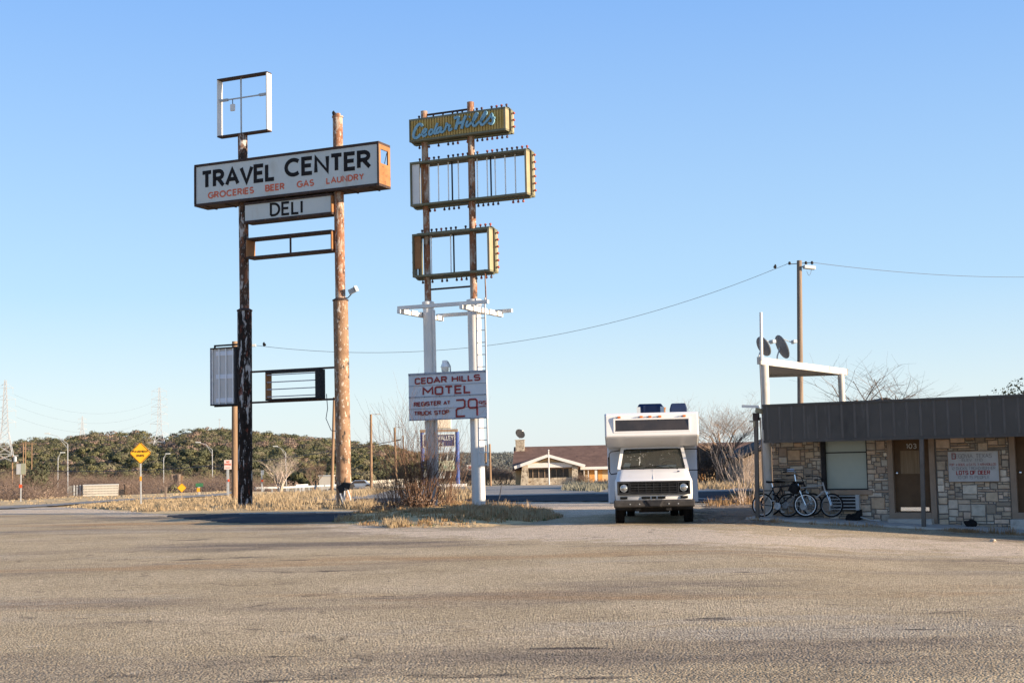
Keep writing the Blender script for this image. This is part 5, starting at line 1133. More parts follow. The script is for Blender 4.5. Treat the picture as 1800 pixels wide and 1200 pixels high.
mb = MB(); mb.add([(-.80,.80,1.462),(-.62,.78,1.462),(-.58,.93,1.58),(-.74,.97,1.60)],[(0,1,2,3)]); mb.add([(.10,.76,1.463),(.62,.76,1.463),(.62,.92,1.52),(.10,.92,1.52)],[(0,1,2,3)]); mb.build('paper', M_paper, da)
mb = MB()
for xx in (-.42,.42): mb.box(xx-.25,1.5,.9,xx+.25,1.62,1.72)
for xx in (-.42,.42): mb.box(xx-.14,1.51,1.73,xx+.14,1.6,1.9)
bevel(mb.build('seat', M_cabin, cab), .04); mb = MB(); mb.ring((.42,1.14,1.50),.19,.014, rotmat(R(-55),0,0), 24, 5); mb.build('steering_wheel', M_rubber, cab)
mb = MB(); mb.box(-.9,1.70,1.0,.9,1.74,1.98); mb.build('partition', M_cabin, cab)
mb = MB(); g = random.Random(4)
for k in range(26):
    xx = g.uniform(-.7,.75); z1 = g.uniform(ZB+.05,ZT-.06); h = g.choice((.012,.012,.015,.10,.16)) if abs(xx) < .45 and z1 < 1.75 else .012
    mb.add([(xx,qy(z1)-.004,z1),(xx+.01,qy(z1)-.004,z1),(xx+.01,qy(z1+h)-.004,z1+h),(xx,qy(z1+h)-.004,z1+h)],[(0,1,2,3)])
mb.build('dried_streak', M_paper, ws)
mb = MB(); mb.bar((0,.05,1.152),(0,.56,1.4),.014,.012); mb.build('hood_crease', M_rv, cab)
mb = MB(); mb.cbox((.66,.40,1.345),(.06,.05,.02), rotmat(R(-25),0,.3)); mb.build('tape_patch', M_acblue, cab)
# grille and lamps
z0, z1 = .765, 1.115; GW = .945
mb = MB(); mb.box(-GW,-.035,z0,GW,.0,z1); gr = bevel(mb.build('grille', M_grille, t), .02)
mb = MB(); mb.ribbon([(-GW+.02,z0+.02),(GW-.02,z0+.02),(GW-.02,z1-.02),(-GW+.02,z1-.02)], .022, -.03, -.06, True); bevel(mb.build('grille_surround', M_grillebar, gr), .008)
mb = MB()
for k in range(4): zz = z0+.075+k*.065; mb.box(-.60,-.055,zz-.007,.60,-.036,zz+.007)
mb.box(-.60,-.064,.955,.60,-.036,.975)
for k in range(7): xx = -.60+.2*k; mb.box(xx-.008,-.052,z0+.05,xx+.008,-.0365,z1-.05)
mb.build('grille_bar', M_grillebar, gr)
for sx in (-1,1):
    cx, cz2 = sx*.775, .94; mb = MB(); mb.ribbon([(cx-.135,cz2-.135),(cx+.135,cz2-.135),(cx+.135,cz2+.135),(cx-.135,cz2+.135)], .012, -.03, -.058, True); hl = mb.build('headlight', M_grillebar, gr)
    mb = MB(); mb.lathe([(.088,0),(.088,.02),(.075,.032),(.04,.042),(.002,.045)], 24, (cx,-.03,cz2), rotmat(R(90),0,0)); mb.build('lens', M_lens, hl, smooth=True)
    mb = MB(); mb.ring((cx,-.05,cz2), .092, .008, None, 26, 6); mb.build('bezel', M_chrome, hl)
mb = MB()
for a, b in ((-.88,-.69),(-.32,-.10),(-.06,.06),(.10,.30),(.69,.88)): mb.box(a,.0,.655,b,.045,.715)
mb.build('air_slot', M_grille, cab)
mb = MB(); pro = [(-.20,.44),(-.24,.47),(-.24,.60),(-.20,.635),(-.08,.635),(-.08,.44)]; mb.prism_x(pro, -1.04, 1.04); bu = bevel(mb.build('bumper', M_bumper, t), .02, 2)
mb = MB(); mb.add([(-.26,-.242,.625),(-.14,-.242,.46),(.18,-.242,.46),(.26,-.242,.625),(.2,-.275,.61),(.13,-.275,.475),(-.09,-.275,.475),(-.19,-.275,.61)],[(4,5,6,7),(0,1,6,7),(1,2,5,6),(2,3,4,5),(3,0,7,4)]); mb.build('plate_mount', M_dkmetal, bu)
mb = MB()
for xx in (-.62,-.38,.38,.62): mb.lathe([(.016,0),(.016,.012)], 8, (xx,-.24,.53), rotmat(R(90),0,0))
mb.build('bumper_bolt', M_steel, bu)
mb = MB()
for xx in (-.42,.36): mb.tube([(xx-.05,-.12,.44),(xx-.05,-.16,.38),(xx+.05,-.16,.38),(xx+.05,-.12,.44)], .014, 6)
mb.build('tow_hook', M_dkmetal, bu)
# running gear
def wheel(x, y, r=.35, w_=.235, name='wheel'):
    mb = MB(); M3 = rotmat(0, R(90), 0); mb.lathe([(r*.62,-w_/2),(r*.93,-w_/2),(r,-w_*.36),(r,w_*.36),(r*.93,w_/2),(r*.62,w_/2)], 28, (x,y,r), M3); wh = mb.build(name, M_rubber, t, smooth=True)
    mb = MB(); mb.lathe([(r*.60,-w_*.42),(r*.2,-w_*.5),(r*.2,w_*.5),(r*.60,w_*.42)], 20, (x,y,r), M3); mb.build('hub', M_steel, wh)
    mb = MB()
    for k in range(36):
        b = 2*math.pi*k/36
        for s_ in (-1,1): mb.cbox((x+s_*w_*.2,y+r*math.cos(b),r+r*math.sin(b)),(w_*.36,.03,.02), rotmat(b,0,0))
    mb.build('tread', M_rubber, wh)
for sx in (-1,1): wheel(sx*.905, .92); wheel(sx*.90, 5.1); wheel(sx*.64, 5.1)
mb = MB(); mb.tube([(-.85,.92,.35),(.85,.92,.35)], .05, 10); mb.tube([(-.7,5.1,.35),(.7,5.1,.35)], .07, 10); mb.box(-.45,.2,.34,-.33,7,.47); mb.box(.33,.2,.34,.45,7,.47); mb.box(-.4,.6,.28,.4,1.6,.46); mb.box(-1.0,.35,.36,1.0,.45,.50); mb.build('chassis', M_dkmetal, t)
for sx in (-1,1): mb = MB(); mb.ring((sx*1.0,.92,.42), .42, .03, rotmat(0,0,R(90)), 24, 6); mb.build('wheel_arch', M_rubber, cab)
# mirrors
mb = MB(); mb.tube([(-.86,.95,1.93),(-1.1,.78,1.90),(-1.15,.74,1.84),(-1.15,.72,1.36),(-1.11,.74,1.30),(-.94,.82,1.32)], .014, 7); mr = mb.build('mirror_arm', M_rubber, t)
mb = MB(); mb.box(-1.185,.69,1.42,-1.135,.75,1.76); bevel(mb.build('mirror', M_rubber, mr), .015)
mb = MB(); mb.tube([(.86,.95,1.93),(1.2,.85,1.925),(1.24,.85,1.90),(1.24,.85,1.40),(1.2,.85,1.37),(.95,.85,1.37)], .013, 7); mr = mb.build('mirror_arm', M_rubber, t)
mb = MB(); mb.box(1.225,.72,1.46,1.255,.84,1.8); bevel(mb.build('mirror', M_rubber, mr), .012)
mb = MB()
for zz in (.9, 1.5): mb.box(-CW-.006,CB+.1,zz,-CW+.001,CE-.1,zz+.07)
for a, b, c, d in ((2.4,3.2,1.6,2.3),(4.6,5.9,1.6,2.3)): mb.box(-CW-.012,a,c,-CW+.001,b,d)
mb.build('side_window', M_darkglass, coach)
# ---------------------------------------------------------------- far brown roofed motel
Yf = 158; p = P(905, 852, Yf); fz = gz(p.x, Yf); fr = Frame((p.x, Yf, EYE+(hor(905)-852.5)*Yf/F), R(-2)); ZG = 0
t = thing('far_motel', fr.o, 'long brown roofed motel with a stone piered gable porch across the road', 'building', fr.a)
M_roof = mat('brown_shingle', (.105,.060,.042), (.16,.094,.066), 1.2, .9, bump=.4, bscale=6, spots=[((.21,.13,.09), 3, .58, .75, (1,1,1)), ((.07,.04,.03), 1.2, .58, .7, (1,1,1))])
M_stucco = mat('tan_stucco', (.50,.35,.19), (.58,.42,.24), .8, .8); M_ochre = mat('orange_door', (.52,.25,.07), (.58,.30,.09), 2, .6)
M_rubble = mat('rubble_stone', (.26,.21,.15), (.48,.42,.32), 2.6, .9, bump=.8, bscale=5, spots=[((.12,.09,.065), 3.4, .54, .60, (1,1,1)), ((.5,.45,.36), 5, .6, .66, (1,1,1))])
q = lambda px, py, yl=0: fr.at(px, py, yl)
x0 = q(905,850)[0]; xe = q(1345,850)[0]; ez = q(1050,819.5,0)[1]; rz = q(1000,783,7)[1]
MY0 = 2.2                                                            # main front sits behind the porch
mb = MB(); mb.add([(x0-.3,MY0-.9,ez-.1),(xe,MY0-.9,ez-.1),(xe,MY0+6,rz),(x0-.3,MY0+6,rz),(x0-.3,MY0+13,ez-.1),(xe,MY0+13,ez-.1),(x0-.3,MY0-.9,ez-.28),(xe,MY0-.9,ez-.28),(x0-.3,MY0+13,ez-.28),(xe,MY0+13,ez-.28)],[(0,1,2,3),(3,2,5,4),(6,7,1,0),(9,8,4,5),(6,8,9,7)]); rf = mb.build('roof', M_roof, t)
mb = MB(); mb.box(q(1020,820,MY0)[0],MY0-.98,ez-.34,xe,MY0-.905,ez-.02); mb.build('eave_board', M_whitepaint, rf)
mb = MB(); mb.box(x0,MY0,-1,xe,MY0+12,ez-.3); mb.build('wall', M_stucco, t)
cx0, cz1 = q(906,774,MY0+4.6); cx1, cz0 = q(922,791.5,MY0+4.6); mb = MB(); mb.box(cx0,MY0+4.6,cz0-.8,cx1,MY0+5.7,cz1); mb.box(cx0-.06,MY0+4.55,cz1,cx1+.06,MY0+5.75,cz1+.1); mb.build('chimney', M_rubble, rf)
# porch gable
apx, apz = q(963,799.5,-.6); lx, lz = q(904,820.5,-.6); rx, rz2 = q(1028.5,817.5,-.6)
mb = MB(); mb.add([(lx,-.6,lz),(apx,-.6,apz),(rx,-.6,rz2),(lx,MY0+4.5,lz+.3),(apx,MY0+4.5,apz),(rx,MY0+4.5,rz2+.3),(lx,-.6,lz-.12),(apx,-.6,apz-.12),(rx,-.6,rz2-.12)],[(0,1,4,3),(1,2,5,4),(6,7,1,0),(7,8,2,1)]); gb = mb.build('porch_roof', M_roof, t)
mb = MB(); mb.bar((lx,-.66,lz-.08),(apx,-.66,apz-.06),.1,.34); mb.bar((rx,-.66,rz2-.08),(apx,-.66,apz-.06),.1,.34); mb.build('barge_board', M_whitepaint, gb)
bx0, bz1 = q(921,814,-.2); bx1, bz0 = q(1011,819.5,-.2)
mb = MB(); mb.box(bx0,-.25,bz0-.05,bx1,.1,bz1); mb.build('porch_beam', M_whitepaint, t)
mb = MB(); mb.prism([(bx0,bz1),(bx1,bz1),(apx+.8,apz-.6),(apx,apz-.28),(apx-.8,apz-.6)], -.05, .1); mb.build('gable_panel', M_stucco, t)
for a, b, c, d in ((918,928,913.5,929.5),(1006,1015,1004,1018)):
    tz = q(a,817,-.3)[1]; A_, B_, C_, D_ = q(a,817,-.3)[0], q(b,817,-.3)[0], q(c,851,-.3)[0], q(d,851,-.3)[0]
    mb = MB(); mb.add([(C_,-.7,-1),(D_,-.7,-1),(D_,.5,-1),(C_,.5,-1),(A_,-.35,tz),(B_,-.35,tz),(B_,.3,tz),(A_,.3,tz)],[(0,1,5,4),(1,2,6,5),(2,3,7,6),(3,0,4,7),(4,5,6,7)]); mb.build('stone_pier', M_rubble, t)
wa, wz1 = q(926,840,0); wb_, _ = q(1006,840,0); mb = MB(); mb.box(wa,-.25,-1,wb_,.1,wz1); mb.build('low_wall', M_rubble, t)
ga, gz1 = q(926,824.5,.6); gb_, gz0 = q(1000,841,.6); mb = MB(); mb.box(ga,.6,gz0-.3,gb_,.7,gz1); wn = mb.build('window', M_darkglass, t)
mb = MB()
for px in (936.5,947,957.5,968,978,990): xx = q(px,830,.58)[0]; mb.box(xx-.05,.54,gz0-.3,xx+.05,.598,gz1)
mb.build('mullion', M_tan, wn)
mb = MB(); mb.box(ga-.3,.1,gz1,gb_+.9,.9,bz0); mb.build('porch_header', M_tan, t)
mb = MB(); mb.box(gb_,.5,-1,gb_+.9,.72,gz1); mb.build('wall', M_stucco, t)
for a, b, mm in ((1016,1025,M_darkglass),(1035.5,1044.5,M_ochre),(1051,1058.5,M_ochre),(1230,1238,M_ochre),(1272,1280,M_ochre),(1290,1298,M_darkglass)):
    A_, zt_ = q(a,824.5,MY0); B_, _ = q(b,824.5,MY0); mb = MB(); mb.box(A_,MY0-.06,-.6,B_,MY0-.004,zt_); mb.build('door' if mm is M_ochre else 'window', mm, t)
for a, b in ((1045.3,1049.5),(1033.2,1034.6),(1026,1027.4)):
    A_, zt_ = q(a,822,MY0-.7); B_, _ = q(b,822,MY0-.7); mb = MB(); mb.box(A_,MY0-.75,-.6,B_,MY0-.5,zt_); mb.build('column', M_whitepaint, t)
a, b = q(1062,842,-.0), q(1066,846,-.0); mb = MB(); mb.box(a[0],MY0-1.2,b[1]-.4,b[0],MY0-.9,a[1]); mb.build('bench', M_orange, t)
w_ = fr.w(q(965.5,851,-2)[0], -2, 0); zt_ = q(965.5,793,-2)[1]; f = thing('flagpole', w_, 'bare white flagpole before the stone piered gable porch', 'flagpole'); mb = MB(); mb.tube([(0,0,-.8),(0,0,zt_)], [.09,.07], 10); mb.build('pole', M_whitepaint, f); mb = MB(); mb.lathe([(.02,0),(.12,.1),(.02,.22)], 10, (0,0,zt_)); mb.build('finial', M_whitepaint, f)
c = fr.w((cx0+cx1)/2, MY0+5.1, cz1+.1); dish('satellite_dish', c, R(-150), R(28), .62, 'round black dish standing on the far stone chimney', .5, M_dkmetal)
for px_, nm in ((1022,1),(1030,2)):
    o = bpy.data.objects.new('brown_bush', bp[nm]); COL.objects.link(o); o.location = fr.w(q(px_,848,-1)[0], -.6, -.1); o.scale = (.42,.42,.5); tag(o, 'small leafless bush planted beside the far motel porch', 'bush', 'leafless bushes at the far motel porch')
# low grey gabled shed on the right behind the near motel
a = P(1303, 850, 84); s_ = thing('gabled_shed', (a.x, 84, gz(a.x, 84)), 'grey boarded shed with a sloping dark roof behind the motel corner', 'shed'); fr2 = Frame(s_.location, 0)
l0 = fr2.at(1300,806,0); l1 = fr2.at(1342,789,0); k = (l1[1]-l0[1])/(l1[0]-l0[0]); W_ = 9.
mb = MB(); mb.prism([(l0[0]+.2,-1),(l0[0]+2*W_,-1),(l0[0]+2*W_-.2,l0[1]),(l0[0]+W_,l0[1]+k*W_),(l0[0]+.2,l0[1])], 0, 8); mb.build('wall', M_woodgrey, s_)
mb = MB(); mb.bar((l0[0]-.2,4,l0[1]+.05),(l0[0]+W_,4,l0[1]+k*W_+.1),9.0,.12,(0,0,1)); mb.bar((l0[0]+2*W_+.2,4,l0[1]+.05),(l0[0]+W_,4,l0[1]+k*W_+.1),9.0,.12,(0,0,1)); mb.build('roof', M_dkmetal, s_)

# ---------------------------------------------------------------- poles, wires and roadside furniture
def wpole(name, label, cat, pb_, pt_, Y, r, m, group=None):
    b = P(pb_[0], pb_[1], Y); tp = P(pt_[0], pt_[1], Y); z = gz(b.x, Y); t = thing(name, (b.x, Y, z), label, cat, 0, group)
    mb = MB(); mb.tube([(0,0,-.6),(tp.x-b.x,0,tp.z-z)], [r, r*.75], 14); mb.build('pole', m, t, smooth=True); return t, Vector((tp.x-b.x, 0, tp.z-z))
Yp = 62; t, tp = wpole('utility_pole', 'tall weathered utility pole behind the motel with a small lamp near its top', 'utility pole', (1408,880), (1405,458), Yp, .15, M_woodgrey)
mb = MB(); mb.cbox(tp+Vector((.42,-.1,-.34)), (.55,.25,.16), rotmat(0,.1,.2)); bevel(mb.build('lamp', M_face, t), .03)
mb = MB(); mb.bar(tp+Vector((-.5,0,-.16)), tp+Vector((.62,0,-.1)), .03,.03); mb.tube([tp+Vector((.1,-.1,-.3)), tp+Vector((.25,-.1,-.3))], .03, 6); arm = mb.build('insulator_arm', M_dkmetal, t)
mb = MB()
for xx in (-.45,.3,.58): mb.lathe([(.05,-.06),(.07,0),(.04,.08)], 10, tp+Vector((xx,0,-.12)))
mb.build('insulator', M_dkmetal, arm); ptop = t.location+tp
def wire(name, label, a, b, sag, r, n=24):
    mb = MB(); pts = []
    for i in range(n+1):
        q_ = i/n; p_ = a.lerp(b, q_); pts.append((p_.x, p_.y, p_.z-4*sag*q_*(1-q_)))
    mb.tube(pts, r, 5); o = mb.build(name, M_wire); tag(o, label, 'wire'); return o, pts
Yq = 66; t, tq = wpole('utility_pole', 'brown wooden pole close behind the black painted sign post', 'utility pole', (413,884), (412.5,600), Yq, .17, M_wood)
mb = MB(); mb.tube([tq+Vector((0,0,-.25)), tq+Vector((1.0,-.1,-.2))], .03, 6); mb.build('lamp_arm', M_steel, t); mb = MB(); mb.cbox(tq+Vector((.9,-.1,-.22)), (.3,.16,.12)); bevel(mb.build('lamp', M_face, t), .02)
qa = t.location+tq+Vector((.8,0,-.18))
wo, wp = wire('overhead_wire', 'thin sagging wire from the weathered pole to the brown pole by the sign', ptop+Vector((-.45,0,-.1)), qa, 1.75, .010, 40)
far = P(1850, 486, 75); wire('overhead_wire', 'thin wire running off beyond the charcoal motel roof', ptop+Vector((.58,0,-.1)), far, .25, .011)
wire('overhead_wire', 'short slack cable hanging under the lamp of the weathered pole', ptop+Vector((.6,0,-.05)), ptop+Vector((.3,-.1,-.5)), .4, .008, 10)
Y3 = 128; t3, tp3 = wpole('utility_pole', 'leaning wooden pole beside the flaking tan sign post', 'utility pole', (583,859), (587.5,698), Y3, .16, M_wood)
Y4 = 150; t4, tp4 = wpole('lamp_pole', 'wooden pole with a short lamp arm between the two pole signs', 'lamp pole', (652.5,858), (652,728), Y4, .17, M_wood)
mb = MB(); mb.tube([tp4, tp4+Vector((.6,0,.0)), tp4+Vector((.75,0,.02))], .04, 6); arm = mb.build('lamp_arm', M_steel, t4); mb = MB(); mb.cbox(tp4+Vector((.85,0,.0)), (.4,.2,.12)); mb.build('lamp', M_steel, arm)
Y5 = 175; t5, tp5 = wpole('lamp_pole', 'wooden pole with a lamp and dark cross arm beside the bare bush', 'lamp pole', (697,857), (693.5,751), Y5, .17, M_wood)
mb = MB(); mb.tube([tp5, tp5+Vector((.7,0,.02))], .04, 6); arm = mb.build('lamp_arm', M_steel, t5); mb = MB(); mb.cbox(tp5+Vector((.75,0,.0)), (.4,.2,.12)); mb.build('lamp', M_steel, arm); mb = MB(); mb.bar(tp5+Vector((.1,0,-1.7)), tp5+Vector((.8,0,-1.55)), .18,.16); mb.build('splice_box', M_rubber, t5)
Y6 = 210; wpole('utility_pole', 'thin leaning bare pole above the brown bush', 'utility pole', (714,856), (708,765), Y6, .12, M_wood)
wpole('utility_pole', 'slim wooden pole between the white ladder pole and the far motel', 'utility pole', (862.5,852), (861,780), 150, .13, M_wood); wpole('utility_pole', 'slim wooden pole just behind the ladder of the motel sign', 'utility pole', (854,852), (854,782), 165, .12, M_wood)
Y7 = 215; t7, tp7 = wpole('utility_pole', 'utility pole carrying a grey transformer at the edge of the brush', 'utility pole', (20.5,852), (22,800), Y7, .16, M_wood)
mb = MB(); mb.bar(tp7+Vector((-.7,0,-.05)), tp7+Vector((.9,0,-.05)), .1,.1); mb.build('cross_arm', M_face, t7); mb = MB(); mb.lathe([(.25,0),(.25,.75),(.1,.85)], 12, tp7+Vector((.45,-.1,-1.0))); mb.build('transformer', M_steel, t7)
wire('overhead_wire', 'black cable climbing across the hillside to the lamp pole by the bare bush', t7.location+tp7+Vector((0,0,-2.2)), t5.location+tp5+Vector((.1,0,-1.7)), 1.6, .05, 30)
def hwlamp(label, pb_, pt_, head, Y, r=.11):
    r *= .72
    t, tp = wpole('highway_lamp', label, 'street lamp', pb_, pt_, Y, r, M_pylon, 'tall highway lamps below the hill')
    h = P(head[0], head[1], Y)-t.location; mb = MB(); mb.tube([tp, tp.lerp(h, .5)+Vector((0,0,(h.z-tp.z)*.22)), h], r*.5, 6); mb.tube([tp-Vector((0,0,1.0)), tp.lerp(h,.38)+Vector((0,0,(h.z-tp.z)*.1)), tp.lerp(h, .5)+Vector((0,0,(h.z-tp.z)*.22))], r*.35, 5); arm = mb.build('lamp_arm', M_pylon, t)
    mb = MB(); mb.cbox(h, (1.1,.4,.22)); mb.build('lamp', M_face, arm); return t
hwlamp('tall highway lamp standing at the end of the cattle trailer', (119.5,873), (119,780), (83,761.5), 300, .16)
hwlamp('slim highway lamp just left of the lamp by the cattle trailer', (101.5,875), (102,803), (110,795), 330, .13)
hwlamp('slim highway lamp by the grey sign boards', (288,868), (287.5,804), (295,797), 330, .13)
hwlamp('highway lamp beside the no parking sign', (374,863), (373,790), (348,777), 320, .14)
hwlamp('highway lamp in front of the pale leafless tree', (503.5,857), (502,794.5), (484,784), 330, .13)
def sgn(name, label, cat, base, Y, posts, m=M_steel, r=.03):
    b = P(base[0], base[1], Y); z = gz(b.x, Y); t = thing(name, (b.x, Y, z), label, cat); f = Frame(t.location, 0)
    for (pa_, pb_) in posts:
        a = f.at(*pa_, .03); c = f.at(*pb_, .03); mb = MB(); mb.bar((a[0],.03,min(a[1],0)-.2),(c[0],.03,c[1]),r*2,r*1.4,(0,1,0)); mb.build('post', m, t)
    return t, f
def diamond(t, f, c, h, m, text_lines=(), yl=0):
    x, z = f.at(*c, yl); hz = abs(f.at(c[0], c[1]-h, yl)[1]-z); mb = MB(); k = .08*hz
    mb.prism([(x-k,z-hz+k),(x+k,z-hz+k),(x+hz-k,z-k),(x+hz-k,z+k),(x+k,z+hz-k),(x-k,z+hz-k),(x-hz+k,z+k),(x-hz+k,z-k)], yl-.008, yl+.008); pn = mb.build('sign_panel', m, t)
    mb = MB(); e = hz*.93; mb.ribbon([(x,z-e),(x+e,z),(x,z+e),(x-e,z)], hz*.018, yl-.009, yl-.014, True)
    for s_, a, b, zz, cp in text_lines: text(mb, s_, x+hz*a, z+hz*zz, x+hz*b, hz*cp, yl-.009, hz*.045, t=.005, gap=.26)
    mb.build('lettering', M_black, pn); return pn
M_yellow = mat('warning_yellow', (.85,.38,.015), (.90,.43,.025), 3, .5); M_redmark = mat('red_marker', (.75,.08,.02), (.8,.1,.03), 4, .5); M_ymark = mat('orange_marker', (.8,.32,.02), (.85,.36,.03), 4, .5)
t, f = sgn('warning_sign', 'yellow diamond sign reading PAVEMENT ENDS on a steel post', 'road sign', (248,886), 64, [((248,886),(247,800))])
diamond(t, f, (246.8,796), 19.5, M_yellow, (('PAVEMENT',-.68,.68,.05,.19),('ENDS',-.32,.32,-.32,.19)))
x, z = f.at(247.3,841,0); mb = MB(); mb.box(x-.04,-.02,z-.1,x+.04,.0,z+.11); mb.build('marker', M_ymark, t)
t, f = sgn('warning_sign', 'small yellow diamond sign low in the field', 'road sign', (320,873), 95, [((320,873),(319.5,862))])
pn = diamond(t, f, (319.5,857), 8.5, M_yellow)
t, f = sgn('no_parking_sign', 'square white sign with red NO PARKING lettering on twin posts', 'road sign', (401,874), 82, [((399.5,870),(399.3,822)),((402,876),(401.5,822))])
a, b = f.at(394,808,0), f.at(407,824.5,0); mb = MB(); mb.box(a[0],-.01,b[1],b[0],.01,a[1]); pn = mb.build('sign_panel', mat('faded_sign', (.62,.48,.42), (.7,.58,.52), 2, .6), t)
mb = MB(); W_, H_ = b[0]-a[0], a[1]-b[1]; text(mb, 'NO', a[0]+W_*.3, b[1]+H_*.68, a[0]+W_*.7, H_*.22, -.011, .035, t=.005); text(mb, 'PARKING', a[0]+W_*.08, b[1]+H_*.42, a[0]+W_*.92, H_*.2, -.011, .028, t=.005); mb.ribbon([(a[0]+W_*.2,b[1]+H_*.18),(a[0]+W_*.8,b[1]+H_*.18)], .015, -.011, -.016); mb.build('lettering', M_redtext, pn)
x, z = f.at(402,844,0); mb = MB(); mb.box(x-.05,-.02,z-.07,x+.05,0,z+.07); mb.build('marker', M_redmark, t)
t, f = sgn('street_sign', 'small green street sign above an orange marker', 'street sign', (351,876), 84, [((350.5,876),(349.5,852))], M_steel, .05)
a, b = f.at(344,849,0), f.at(357,855,0); mb = MB(); mb.box(a[0],-.01,b[1],b[0],.01,a[1]); mb.build('sign_panel', mat('street_green', (.04,.14,.06), (.05,.17,.075), 3, .5), t)
a, b = f.at(346,857,-.06), f.at(351.5,864,-.06); mb = MB(); mb.box(a[0],-.07,b[1],b[0],-.05,a[1]); mb.build('marker', M_ymark, t)
t, f = sgn('leaning_post', 'leaning white wooden post in the dry grass', 'post', (289.5,881), 78, [((289.5,881),(292,855))], M_woodgrey, .055)
t, f = sgn('road_sign', 'two grey sign backs on a post with a red marker', 'road sign', (36.5,880), 78, [((36.5,877),(37,814))])
for a_, b_, mm in (((29,815),(36.5,833),M_steel),((37,814),(45,833),mat('grey_green_back', (.25,.26,.18), (.3,.31,.22), 3, .6))):
    a, b = f.at(*a_, 0), f.at(*b_, 0); mb = MB(); mb.box(a[0],-.01,b[1],b[0],.01,a[1]); mb.build('sign_panel', mm, t)
x, z = f.at(36.5,854,0); mb = MB(); mb.box(x-.09,-.02,z-.09,x+.07,0,z+.09); mb.build('marker', M_redmark, t)
t, f = sgn('road_sign', 'grey sign panel with a red marker near the black painted post', 'road sign', (461,858), 150, [((461,858),(460,827))], M_steel, .06)
a, b = f.at(458.5,826,0), f.at(464,834,0); mb = MB(); mb.box(a[0],-.01,b[1],b[0],.01,a[1]); mb.build('sign_panel', M_steel, t); x, z = f.at(461,844.5,0); mb = MB(); mb.box(x-.1,-.02,z-.13,x+.1,0,z+.13); mb.build('marker', M_redmark, t)
Y = 190; b = P(312, 865, Y); t = thing('billboard', (b.x, Y, gz(b.x, Y)), 'weathered grey plank board on posts seen from behind', 'billboard'); f = Frame(t.location, 0)
a, c = f.at(303,833,0), f.at(313,857,0); mb = MB(); mb.box(a[0],0,c[1]-1,c[0],.12,a[1]); mb.build('board', M_woodgrey, t)
mb = MB(); a, c = f.at(313.5,833,0), f.at(316.5,857,0); mb.box(a[0],-.4,c[1]-2,c[0],.5,a[1]); mb.build('post', M_woodgrey, t); mb = MB(); a, c = f.at(317,836,0), f.at(320.5,857,0); mb.box(a[0],.3,c[1]-2,c[0],.5,a[1]); mb.build('brace_board', M_wood, t); mb = MB(); a, c = f.at(301.5,833,-.1), f.at(303.5,857,-.1); mb.bar((a[0],-.1,a[1]),(c[0]+.5,-.1,c[1]-1),.25,.15); mb.build('post', M_woodgrey, t)
# cattle trailer on the highway below
Y = 330; b = P(209, 874, Y); zg = P(209, 877, Y).z; t = thing('cattle_trailer', (b.x, Y, zg), 'long pale slatted cattle trailer parked along the highway', 'trailer', R(14)); f = Frame(t.location, R(14))
a = f.at(146, 853.5, 0); c = f.at(208, 850.5, 0); W_ = c[0]-a[0]; H_ = c[1]
M_trailer = mat('trailer_aluminium', (.40,.36,.30), (.46,.42,.35), .5, .5); M_tdark = mat('trailer_dark_end', (.12,.12,.11), (.17,.165,.15), .6, .6)
mb = MB(); mb.box(a[0],0,.9,c[0],2.6,H_); bd = mb.build('body', M_trailer, t); mb = MB(); mb.box(-.10,-.02,-.13,.10,-.003,.12); vh = mb.mesh('vent_hole', M_tdark)
for i in range(24):
    for zz in (.2,.42,.64,.86): o = bpy.data.objects.new('vent_hole', vh); COL.objects.link(o); o.parent = bd; o.location = (a[0]+W_*(i+.5)/24, 0, .9+(H_-.9)*zz)
mb = MB(); mb.box(a[0]-.05,-.06,H_-.12,c[0]+.05,2.7,H_+.06); mb.build('top_rail', M_steel, bd)
L_ = f.at(121, 857, 3)[0]; mb = MB(); mb.box(L_,1.2,.9,a[0]-.001,2.55,H_-.15); mb.build('end_wall', M_tdark, t); mb = MB()
for k in range(4): xx = L_+(a[0]-L_)*(.35+.2*k); mb.box(xx,1.0,.9,xx+.28,1.2,H_)
mb.build('end_rib', M_steel, t)
for xx in (a[0]+1.2,a[0]+2.4,c[0]-2.6): mb = MB(); mb.lathe([(.5,-.2),(.5,.2)], 16, (xx,.25,.5), rotmat(R(90),0,0)); mb.build('wheel', M_rubber, t)
d = f.at(217, 862, 0); mb = MB(); mb.box(c[0]+.2,.2,.6,d[0],2.2,d[1]+.3); mb.build('nose_box', M_dkmetal, t); mb = MB(); e = f.at(218.5, 851, 0); mb.bar((e[0],1,.6),(e[0],1,e[1]),.2,.2); mb.build('stack_pipe', M_rubber, t)
